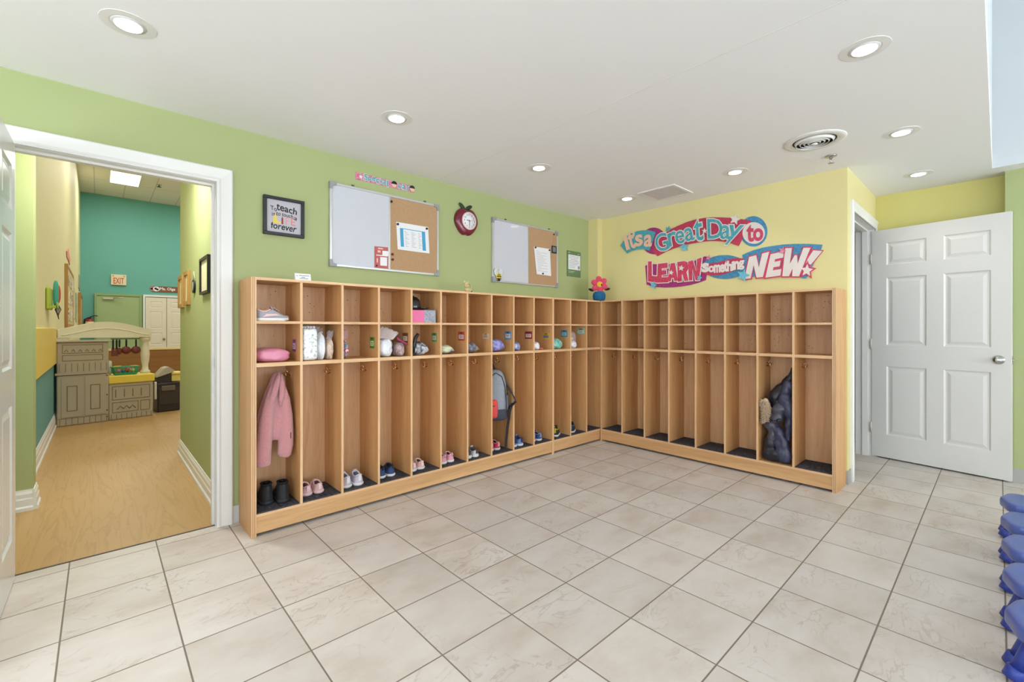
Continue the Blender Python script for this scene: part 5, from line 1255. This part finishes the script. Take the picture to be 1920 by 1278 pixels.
# ------------------------------------------------------------------ the hall beyond the doorway
PANEL = mat('light_panel', (255, 252, 240), .5, emit=(255, 250, 236), estr=3.2)
def hall_light(x, y, label, e):
    t = thing('ceiling_light_panel', label, 'ceiling light', (x, y, HH), 0, 'ceiling light panels in the hall')
    b = MB(); frame_box_z = ((-.305, -.285, -.61, .61), (.285, .305, -.61, .61), (-.285, .285, -.61, -.59), (-.285, .285, .59, .61))
    for q in frame_box_z: b.box(*q, -.012, 0)
    b.build('frame', WHITE, t)
    b = MB(); b.box(-.285, .285, -.59, .59, -.008, -.002); b.build('diffuser', PANEL, t)
    area_light('panel_light', (x, y, HH-.02), (0, 0, 0), .56, 1.16, e, (.96, .98, 1.0))
hall_light(.495, 14.97, 'bright rectangular light panel in the hall ceiling', 44)
for x, y, e, l in ((.495, 10.09, 50, 'added unseen light panel between the toy kitchen and the bright far panel'), (1.715, 7.65, 52, 'added unseen light panel right of the toy kitchen'), (2.935, 12.53, 50, 'added unseen light panel over the right end of the brown partition'), (2.935, 14.97, 40, 'added unseen light panel right of the bright far panel, nearer the closet doors'), (.19, 5.25, 40, 'added unseen light panel just past the short corridor')):
    hall_light(x, y, l, e)  # extra panels out of view, added to light the hall
t = thing('added_corridor_light', 'added flat ceiling light, unseen, brightening the short corridor behind the doorway', 'ceiling light', (.1, 3.85, 2.52))
b = MB(); frame_r = [(.17, 0), (.168, -.02), (.155, -.024), (.15, -.02), (.15, 0)]; b.lathe(frame_r, n=32); b.build('rim', WHITE, t)
b = MB(); b.lathe([(.001, -.012), (.15, -.010), (.15, -.016), (.001, -.020)], n=32); b.build('diffuser', PANEL, t)
area_light('corridor_fill_light', (.1, 3.85, 2.49), (0, 0, 0), .3, .3, 32, (1, .985, .95))  # unseen lamp added to brighten the green hall wall
t = thing('hall_sprinkler', 'small dark sprinkler head in the hall ceiling beside the light panel', 'sprinkler', (1.18, 15.0, HH))
b = MB(); b.lathe([(.05, 0), (.05, -.008), (.014, -.012), (.010, -.05), (.001, -.05)], n=16); b.build('escutcheon', CHROME, t)
b = MB(); b.lathe([(.001, -.055), (.05, -.052), (.05, -.058), (.001, -.06)], n=16); b.build('deflector', mat('dark_metal', (60, 56, 50), .4, .8), t)
def far(px, py, Y=YT): return at_y(px, py, Y)
# exit sign
x0, z1 = far(208, 514); x1, z0 = far(236.7, 535)
t = thing('exit_sign', 'cream EXIT sign with red letters on the teal wall', 'sign', ((x0+x1)/2, YT, (z0+z1)/2))
w, h = (x1-x0)/2, (z1-z0)/2
b = MB(); b.box(-w, w, -.06, 0, -h, h); b.build('housing', mat('cream_housing', (232, 220, 186), .5), t, bevel=.006)
b = MB(); text_quad(b, 'EXIT', rectq(-w*.68, w*.68, -h*.74, h*.34), -.062, .02); b.build('letters', mat('exit_red', (204, 92, 54), .5), t)
b = MB(); b.box(-w*.85, -w*.6, -.064, -.06, h*.55, h*.85); b.box(w*.6, w*.85, -.064, -.06, h*.55, h*.85); b.build('bug_eye_lamps', mat('tan_lamp', (206, 180, 110), .4), t)
# green exit door, recessed look by frame
x0, z1 = far(177, 549); x1, _ = far(266, 550)
LGR = mat('light_green_door', (162, 186, 132), .55, var=.02); 
t = struct('door_3', (lambda b: (b.box(x0+.05, x1-.05, YT-.045, YT-.002, .01, z1-.06), b)[1])(MB()), LGR)
b = MB(); b.box(x0, x0+.05, YT-.07, YT, 0, z1); b.box(x1-.05, x1, YT-.07, YT, 0, z1); b.box(x0+.05, x1-.05, YT-.07, YT, z1-.06, z1); b.build('door_frame', mat('green_door_frame', (146, 172, 116), .55), t)
b = MB(); b.box(x0+.18, x0+.42, YT-.10, YT-.045, z1-.17, z1-.12); b.tube([(x0+.40, YT-.11, z1-.13), (x0+.62, YT-.2, z1-.11)], .014, 8); b.build('door_closer', mat('closer_metal', (200, 196, 180), .4, .5), t)
# white closet doors right of it
cx0, cz1 = far(268, 552); cxm, _ = far(311, 555)
t = thing('closet_doors', 'pair of white panelled closet doors on the teal wall', 'door', (cx0, YT, 0))
CRW = mat('cream_door_paint', (230, 224, 206), .5, var=.01)
for i in (0, 1):
    b = MB(); lw = cxm-cx0-.05; b.X = Matrix.Translation((.06+i*(lw+.012), -.04, .02)); panel_door(lw, cz1-.10, .035, [(.10, lw-.10)], [(.20, .50), (.64, 1.0), (1.12, 1.64), (1.75, 1.94)], b); b.X = Matrix.Identity(4)
    dl = b.build('door_leaf', CRW, t)
b = MB(); b.box(0, .05, -.05, 0, 0, cz1); b.box(.05, .06+2*(cxm-cx0), -.05, 0, cz1-.06, cz1); b.box(.03+2*(cxm-cx0), .10+2*(cxm-cx0), -.05, 0, 0, cz1-.06); b.build('door_frame', mat('closet_frame', (236, 234, 226), .5), t)
b = MB(); b.lathe([(.001, -.085), (.03, -.08), (.034, -.065), (.012, -.055), (.012, -.040)], (.06+lw-.06, 0, .83), 16, 'Y'); b.build('door_knob', mat('bronze_knob', (150, 136, 96), .35, .7), t)
# plank name sign
x0, za = far(281, 541); x1, zb = far(339, 544)
t = thing('plank_name_sign', 'rounded brown wooden plank with a pink end and white name lettering', 'sign', ((x0+x1)/2, YT, za))
hw = (x1-x0)/2
def pill(hw, hh): return [(hw-hh+hh*math.cos(a), hh*math.sin(a)) for a in [PI*(i/10-.5) for i in range(11)]]+[(-hw+hh-hh*math.cos(a), -hh*math.sin(a)) for a in [PI*(i/10-.5) for i in range(11)]]
b = MB(); b.prism(pill(hw, .085), -.02, 0); b.build('plank', wood_mat('brown_plank', (138, 84, 48), (112, 62, 34), (160, 104, 64), 'X'), t)
b = MB(); b.prism([(-hw+.085-.08*math.cos(a), -.08*math.sin(a)) for a in [PI*(i/10-.5) for i in range(11)]]+[(-hw+.12, .08), (-hw+.12, -.08)], -.023, -.0195); b.build('pink_end', mat('sign_end_pink', (206, 130, 124), .6), t)
b = MB(); text_quad(b, 'Ms. Olga', rectq(-hw*.36, hw*.62, -.05, .055), -.024, .03); b.build('lettering', PAPER, t)
b = MB(); b.prism(ellipse(-hw*.60, 0, .085, .075, 20), -.026, -.019); b.mi = 1; b.prism(ellipse(-hw*.64, .01, .03, .03, 12), -.029, -.025); b.prism(ellipse(-hw*.53, -.015, .028, .03, 12), -.029, -.025); b.build('black_white_motif', [PAPER, INK], t)
# fire extinguisher at the corner
x, z = far(168, 606, YT-.12)
t = thing('fire_extinguisher', 'small red fire extinguisher with pale label on the teal wall corner', 'fire extinguisher', (x, YT-.12, z-.25))
b = MB(); b.lathe([(.001, 0), (.085, .005), (.09, .03), (.09, .30), (.07, .36), (.03, .38), (.001, .38)], n=20); cy = b.build('cylinder', mat('extinguisher_red', (168, 34, 28), .35), t)
b = MB(); b.lathe([(.0915, .13), (.0915, .30)], n=20); cy2 = b.build('label_band', mat('cream_label', (226, 214, 160), .5), cy)
b = MB(); b.box(-.03, .03, -.03, .03, .38, .42); b.tube([(0, 0, .42), (.10, -.02, .47), (.17, -.02, .46)], .013, 8); b.tube([(-.02, 0, .41), (-.10, -.01, .36), (-.11, 0, .10)], .018, 8); b.build('valve_and_hose', BLACK, t)
b = MB(); b.box(-.05, .05, .09, .12, .05, .3); b.build('wall_bracket', mat('bracket_metal', (90, 90, 90), .5, .7), t)

# framed sheets on the right wall of the hall
def wall_frame(y0, y1, z0, z1, label, name, mf, mp, w, group=None):
    t = thing(name, label, 'picture', (HX, (y0+y1)/2, (z0+z1)/2), R(-90), group)
    hw, hh = abs(y1-y0)/2, (z1-z0)/2
    b = MB(); frame_box(b, -hw, hw, -hh, hh, w, -.022, 0); b.build('frame', mf, t); b = MB(); b.box(-hw+w*.9, hw-w*.9, -.010, -.002, -hh+w*.9, hh-w*.9); b.build('print', mp, t)
    return t
PALE = mat('pale_yellow_print', (228, 222, 180), .5); WOODF = wood_mat('golden_frame', (176, 132, 66), (150, 108, 50), (196, 152, 84), 'Z')
wall_frame(3.545, 3.875, 1.390, 1.645, 'dark framed certificate on the green hall wall, nearest the doorway', 'picture_frame', BLACK, PALE, .018)
tw = wall_frame(4.440, 4.690, 1.345, 1.625, 'nearer of two golden framed pictures on the green hall wall', 'picture_frame', WOODF, PALE, .030, 'golden frames on the hall wall')
wall_frame(4.790, 5.060, 1.335, 1.618, 'farther of two golden framed pictures on the green hall wall', 'picture_frame', WOODF, PALE, .030, 'golden frames on the hall wall')
t = thing('oval_hanging_plaque', 'small dark oval plaque hanging from a string on the hall wall', 'plaque', (HX, 4.235, 1.478), R(-90))
b = MB(); b.prism(ellipse(0, 0, .055, .052, 24), -.014, -.001); b.build('plaque', BLACK, t)
b = MB(); b.prism(ellipse(.006, .0, .022, .034, 16), -.016, -.0135); b.build('pale_marking', mat('plaque_grey', (170, 170, 150), .5), t)
b = MB(); b.tube([(-.03, -.004, .04), (0, -.006, .115), (.03, -.004, .04)], .003, 6); b.build('string', mat('string', (206, 206, 160), .7), t)

# pictures on the yellow wall (x = -.39), facing +x
VX = -.388
def lwall(name, label, cat, y0, y1, z0, z1): return thing(name, label, cat, (VX, (y0+y1)/2, (z0+z1)/2), R(90)), (y1-y0)/2, (z1-z0)/2
t, hw, hh = lwall('bulletin_board', 'wood framed bulletin board of papers on the yellow hall wall', 'board', 9.57, 11.84, 1.17, 2.14)
b = MB(); frame_box(b, -hw, hw, -hh, hh, .05, -.035, 0); b.build('frame', WOODF, t)
b = MB(); b.box(-hw+.05, hw-.05, -.03, -.002, -hh+.05, hh-.05); b.build('backing', speckle_mat('tan_board', [(206, 188, 130), (216, 200, 146)], 40, .8, interp='LINEAR'), t)
rnd = random.Random(5)
for i in range(3):
    for j in range(3):
        b = MB(); cx, cz = -hw+.42+i*.68+rnd.uniform(-.05, .05), -hh+.20+j*.28; b.box(cx-.20, cx+.20, -.036, -.031, cz-.10, cz+.10); b.build('pinned_drawing', speckle_mat('drawing_%d' % ((i+j) % 3), [[(232, 226, 196), (120, 110, 90), (236, 230, 204)], [(214, 206, 170), (236, 230, 206), (96, 90, 80)], [(226, 220, 190), (170, 150, 110), (234, 228, 200)]][(i+j) % 3], 14, .8), t)
for (y0, y1, z0, z1, lab, c) in ((12.3, 13.4, 1.35, 1.98, 'narrow striped poster beyond the bulletin board', [(196, 192, 140), (226, 220, 180), (130, 150, 110)]), (13.9, 14.8, 1.30, 1.95, 'second striped poster beyond the bulletin board', [(150, 160, 120), (226, 222, 186), (190, 180, 120)])):
    t, hw, hh = lwall('wall_poster', lab, 'poster', y0, y1, z0, z1); b = MB(); b.box(-hw, hw, -.012, -.001, -hh, hh); b.build('poster', speckle_mat(lab.replace(' ', '_'), c, 3, .7, stretch=(4, 1, .4)), t)
t, hw, hh = lwall('picture_frame', 'gold framed picture at the far end of the yellow hall wall', 'picture', 15.5, 17.0, 1.22, 2.05)
b = MB(); frame_box(b, -hw, hw, -hh, hh, .07, -.05, 0); b.build('frame', WOODF, t); b = MB(); b.box(-hw+.07, hw-.07, -.03, -.002, -hh+.07, hh-.07); b.build('print', PALE, t)
t, hw, hh = lwall('heart_cutout', 'small pink paper cut-out high on the yellow hall wall', 'decoration', 10.0, 11.1, 2.26, 2.50)
b = MB(); b.prism([(-hw*.1, hh), (hw*.2, hh*.5), (hw, -hh*.1), (hw*.8, -hh), (hw*.3, -hh*.6), (-hw*.8, -hh*.7), (-hw, .0)], -.01, -.001); b.build('paper', mat('salmon_paper', (226, 150, 130), .7), t)
t, hw, hh = lwall('paper_cutout', 'small grey green paper above the far gold frame', 'decoration', 15.6, 16.6, 2.15, 2.55)
b = MB(); b.prism([(-hw, -hh*.8), (hw, -hh), (hw*.8, hh), (-hw*.6, hh*.9)], -.01, -.001); b.build('paper', mat('grey_green_paper', (150, 160, 130), .7), t)
# green hook rack with toys and cords
t, hw, hh = lwall('toy_hook_rack', 'lime green wall rack with teal pouch and dangling cords', 'rack', 6.30, 6.66, 1.34, 1.56)
b = MB(); b.box(-hw, hw, -.03, 0, -hh, hh, .012); b.build('back_plate', mat('lime_plastic', (170, 190, 60), .5), t)
b = MB(); b.box(.0, .16, -.07, -.03, -hh+.02, -hh+.045); b.box(.0, .16, -.075, -.065, -hh+.02, -hh+.08); b.build('shelf_tray', MATS['lime_plastic'], t)
b = MB(); b.ell((.14, -.055, .06), (.03, .022, .14), 14, 10, .7); b.build('teal_pouch', mat('teal_pouch', (70, 170, 150), .6), t)
b = MB(); b.ell((.19, -.065, .06), (.02, .024, .10), 12, 8, .8); b.build('red_pouch', mat('red_pouch', (196, 80, 60), .6), t)
b = MB()
for i in range(5): b.tube([(.19, -.065, -.04), (.20+.02*i, -.09+.012*i, -.10), (.21+.012*i, -.07, -.16-.01*i), (.18+.02*i, -.05, -.10), (.19, -.06, -.04)], .004, 6)
b.build('cords', mat('dark_cord', (70, 70, 80), .6), t)
# plain yellow wall pad
b = MB(); b.box(-.388, -.366, 4.9, 7.40, .742, 1.155, .006); o = b.build('wall_pad', mat('saturated_yellow_pad', (226, 200, 92), .55), None); tag(o, 'plain deep yellow pad on the hall wall above the teal band', 'wall pad')

# low brown partition in front of the closet doors
b = MB(); b.box(-.3, 4.1, 12.0, 12.06, 0, .70); o = b.build('panel', wood_mat('brown_panel', (150, 106, 52), (140, 96, 44), (158, 114, 60), 'X'), None)
t = thing('low_partition', 'low brown partition with a pale top rail behind the toy kitchen', 'partition', (0, 0, 0)); o.parent = t
b = MB(); b.box(-.3, 4.1, 11.985, 12.075, .70, .74); b.build('top_rail', mat('pale_rail', (232, 216, 160), .5), t)

# toy kitchen ------------------------------------------------------------------
KT = mat('taupe_plastic', (172, 160, 134), .5, var=.04, vscale=10); KD = mat('taupe_groove', (112, 98, 70), .6); KC = mat('cream_plastic', (226, 220, 190), .45); KY = mat('yellow_plastic', (226, 200, 70), .4)
t = thing('toy_kitchen', 'taupe plastic toy kitchen with cream arch, seen from behind', 'play kitchen', (.085, 7.44, 0), R(9))
b = MB(); b.box(-.455, .005, 0, .34, 0, .595, .012); tall = b.build('lower_cabinet', KT, t)
b = MB(); b.box(-.455, .005, .0, .32, .60, .985, .012); b.box(-.46, .03, -.02, .33, .985, 1.005, .006); up = b.build('upper_cabinet', KT, t)
b = MB(); b.box(-.470, -.01, -.012, .0, .60, .625); b.build('ledge', KT, up)
b = MB()
for i in range(9): b.box(-.435+i*.052, -.431+i*.052, -.0035, .002, .635, .735)
frame_box(b, -.41, -.05, .855, .955, .005, -.0035, .002); frame_box(b, -.41, -.05, .765, .835, .005, -.0035, .002)
for i in range(6): b.tube([(-.39+i*.06, -.002, .875), (-.375+i*.06, -.002, .90), (-.36+i*.06, -.002, .872)], .003, 5)
b.build('moulded_lines', KD, up)
for i in (0, 1):
    b = MB(); x0 = -.42+i*.205; b.box(x0, x0+.19, -.008, .002, .10, .565, .004); dr = b.build('door', KT, t)
    b = MB(); frame_box(b, x0+.048, x0+.140, .17, .47, .008, -.0105, -.007); b.build('door_groove', KD, dr)
b = MB()
for i in range(9): b.box(-.432+i*.052, -.428+i*.052, -.0035, .002, .01, .088)
b.box(-.45, .0, -.0035, .002, .086, .090)
b.build('skirting_lines', KD, tall)
b = MB()
for z in (.57, .33, .14, .06):
    b.lathe([(.001, -.004), (.009, -.004), (.009, .001)], (-.012, 0, z), 10, 'Y')
b.build('screws', KD, tall)
b = MB(); b.box(.008, .455, .02, .36, 0, .455, .012); low = b.build('sink_cabinet', KT, t)
b = MB(); b.box(.004, .47, .005, .40, .455, .555, .012); b.build('counter', KY, t, 'yellow counter')
b = MB(); frame_box(b, .04, .42, .25, .42, .006, .0165, .022); frame_box(b, .04, .30, .09, .22, .006, .0165, .022); frame_box(b, .32, .42, .09, .22, .006, .0165, .022)
for i in range(4): b.box(.07+i*.085, .078+i*.085, .0165, .022, .28, .38)
for i in range(3): b.tube([(.09+i*.06, .018, .13), (.12+i*.06, .018, .17), (.15+i*.06, .018, .13)], .004, 5)
for i in range(9): b.box(.03+i*.05, .034+i*.05, .0165, .022, .008, .07)
b.build('moulded_lines', KD, low)
b = MB()
up_ = [(-.43+.90*i/24, 1.135+.10*math.sin(PI*i/24)**1.3) for i in range(25)]; lo_ = [(.47-.90*i/24, 1.035+(.0 if i < 3 or i > 21 else .0)) for i in range(25)]
b.prism(up_+lo_, .16, .30); ar = b.build('arch', KC, t, 'cream arched canopy')
b = MB(); P = [(-.40+.84*i/24, 1.065+.085*math.sin(PI*i/24)**1.3) for i in range(25)]; b.tube([(x, .158, z) for x, z in P], .006, 6); b.build('arch_moulding', KC, ar)
b = MB(); b.lathe([(.001, .555), (.055, .555), (.055, .575), (.036, .60), (.032, .65), (.044, .72), (.050, .80), (.042, .90), (.034, .96), (.05, .985), (.062, 1.0), (.062, 1.036), (.001, 1.036)], (.415, .23, 0), 24); b.build('column', KC, t)
b = MB(); b.box(-.44, -.33, .17, .29, 1.005, 1.036); b.build('column_foot', KC, t)
b = MB(); b.cyl((.06, .21, 1.015), (.35, .21, 1.015), .006, n=8); rl = b.build('utensil_rail', mat('olive_rail', (96, 110, 60), .5), t)
b = MB(); b.lathe([(.001, .558), (.018, .558), (.016, .62), (.026, .66), (.022, .73), (.001, .74)], (.045, .2, 0), 14); b.tube([(.04, .2, .66), (.0, .18, .665)], .008, 8); b.build('tap', mat('pale_green_tap', (206, 216, 190), .4), t)
# utensils hanging from the rail, each lifts off
KX = t.matrix_basis.copy() if False else None
def kw(x, y, z):
    a = R(9); return (.085+x*math.cos(a)-y*math.sin(a), 7.44+x*math.sin(a)+y*math.cos(a), z)
UD = mat('toy_dark_handle', (40, 34, 30), .5); UR = mat('toy_brown_red', (112, 44, 36), .45)
for i, (x, kind, lab) in enumerate(((.080, 'spatula', 'leftmost toy utensil, a dark handled spatula'), (.115, 'spatula', 'second toy utensil, a broad dark handled spatula'), (.143, 'spoon', 'toy ladle hanging in the middle of the rail'), (.212, 'pan', 'toy brown pan hanging left of the last pan'), (.312, 'pan', 'rightmost toy brown frying pan on the rail'))):
    u = thing('toy_'+kind, lab, 'toy utensil', kw(x, .195, 1.008), R(9), 'toy utensils hanging from the kitchen rail')
    b = MB(); b.tube([(0, 0, .0), (0, 0, -.02), (0, 0, -.10 if kind != 'spatula' else -.12)], [.006, .011, .009], 8); b.build('handle', UD, u)
    b = MB()
    if kind == 'spatula': b.box(-.016, .016, -.004, .004, -.215, -.11, .004)
    elif kind == 'spoon': b.ell((0, 0, -.15), (.026, .014, .045), 12, 8)
    else: b.lathe([(.001, -.012), (.046, -.014), (.052, .010), (.049, .010), (.044, -.008), (.001, -.006)], (0, 0, -.142), 24, 'Y')
    b.build('head', UR, u)
# basket of play food on the counter
bk = thing('toy_basket', 'green toy basket on the yellow counter', 'basket', kw(.185, .12, .5562), R(9))
BG_ = mat('basket_green', (60, 158, 112), .5)
b = MB(); b.box(-.095, .095, -.06, .06, 0, .008); 
for s in (-1, 1):
    b.loft([[(-.098, s*.062, .0), (.098, s*.062, .0), (.098, s*.068, .0), (-.098, s*.068, .0)], [(-.122, s*.076, .030), (.122, s*.076, .030), (.122, s*.082, .030), (-.122, s*.082, .030)]], smooth=False)
    b.tube([(-.13, s*.085, .10), (.13, s*.085, .10)], .007, 6)
    for i in range(9): b.tube([(-.100+i*.025, s*.072, .02), (-.124+i*.031, s*.084, .10)], .004, 5)
for s in (-1, 1):
    b.tube([(s*.13, -.085, .10), (s*.13, .085, .10)], .007, 6)
    for i in range(5): b.tube([(s*.10, -.06+i*.03, .0), (s*.128, -.076+i*.038, .10)], .004, 5)
b.build('basket_body', BG_, bk)
b = MB(); b.tube([(-.128, -.05, .104), (-.11, -.05, .112), (-.05, -.05, .112)], .007, 6); b.tube([(.128, -.05, .104), (.10, -.05, .112), (.04, -.05, .112)], .007, 6); b.build('handles', mat('yellow_handle', (222, 206, 90), .5), bk)
for i, (x, y, z, r, c, n, l) in enumerate(((-.07, -.025, .040, .028, (206, 120, 120), 'pink', 'left side of'), (-.025, -.03, .036, .028, (40, 96, 140), 'blue', 'left middle of'), (.022, -.03, .046, .033, (206, 62, 62), 'red', 'middle of'), (.072, -.025, .042, .029, (224, 208, 110), 'yellow', 'right side of'), (.04, .03, .05, .03, (220, 220, 190), 'cream', 'back of'))):
    a = R(9); f = thing('toy_fruit', '%s play fruit in the %s the green basket' % (n, l), 'toy food', kw(.185+x, .12+y, .565+z-.028), R(9), 'play food in the green basket')
    b = MB(); b.ell((0, 0, r), (r*.75, r*.75, r), 12, 8); b.build('fruit', mat('play_food_'+n, c, .5), f); b = MB(); b.cyl((0, 0, r*1.95), (0, 0, r*2.2), .003, n=6); b.build('stalk', UD, f)
# toy stove beside it
t = thing('toy_stove', 'black toy stove with grey cover beside the toy kitchen', 'play stove', (.72, 7.78, 0), R(9))
b = MB(); b.box(-.135, .125, -.03, .25, 0, .40, .012); b.build('oven_body', mat('black_toy_plastic', (44, 38, 34), .45), t)
b = MB(); b.box(-.12, .115, -.040, -.028, .10, .33, .006); b.build('oven_door', mat('dark_brown_plastic', (56, 48, 42), .4), t)
b = MB(); b.box(-.10, .06, -.066, -.040, .29, .36, .01); b.build('door_handle', mat('grey_brown_plastic', (104, 92, 78), .5), t)
b = MB(); b.loft([[(-.14, 0, .405), (.02, 0, .405), (.02, .2, .405), (-.14, .2, .405)], [(-.14, 0, .46), (.03, 0, .53), (.03, .2, .53), (-.14, .2, .46)]], smooth=False); b.build('cooktop', MATS['black_toy_plastic'], t)
b = MB(); b.loft([[(-.14, -.005, .475), (-.13, -.005, .50), (-.05, -.005, .60), (.0, -.005, .615), (.07, -.005, .56), (.035, -.005, .535)], [(-.14, .19, .475), (-.13, .19, .50), (-.05, .19, .60), (.0, .19, .615), (.07, .19, .56), (.035, .19, .535)]], smooth=False); b.build('hood', mat('pale_grey_plastic', (176, 168, 146), .5), t)
b = MB(); b.box(.035, .15, .02, .2, .405, .50, .01); b.box(.03, .175, .0, .22, .50, .535, .012); b.build('side_shelf', mat('pale_yellow_plastic', (226, 208, 110), .45), t)
b = MB(); b.box(-.165, -.137, -.02, .02, .18, .42, .01); b.build('side_handle', KC, t)

# unseen lamp added to light the small room behind the open white door
area_light('inner_room_fill_light', (5.1, 1.8, 2.38), (0, 0, 0), .6, .6, 14, (1, .97, .92))
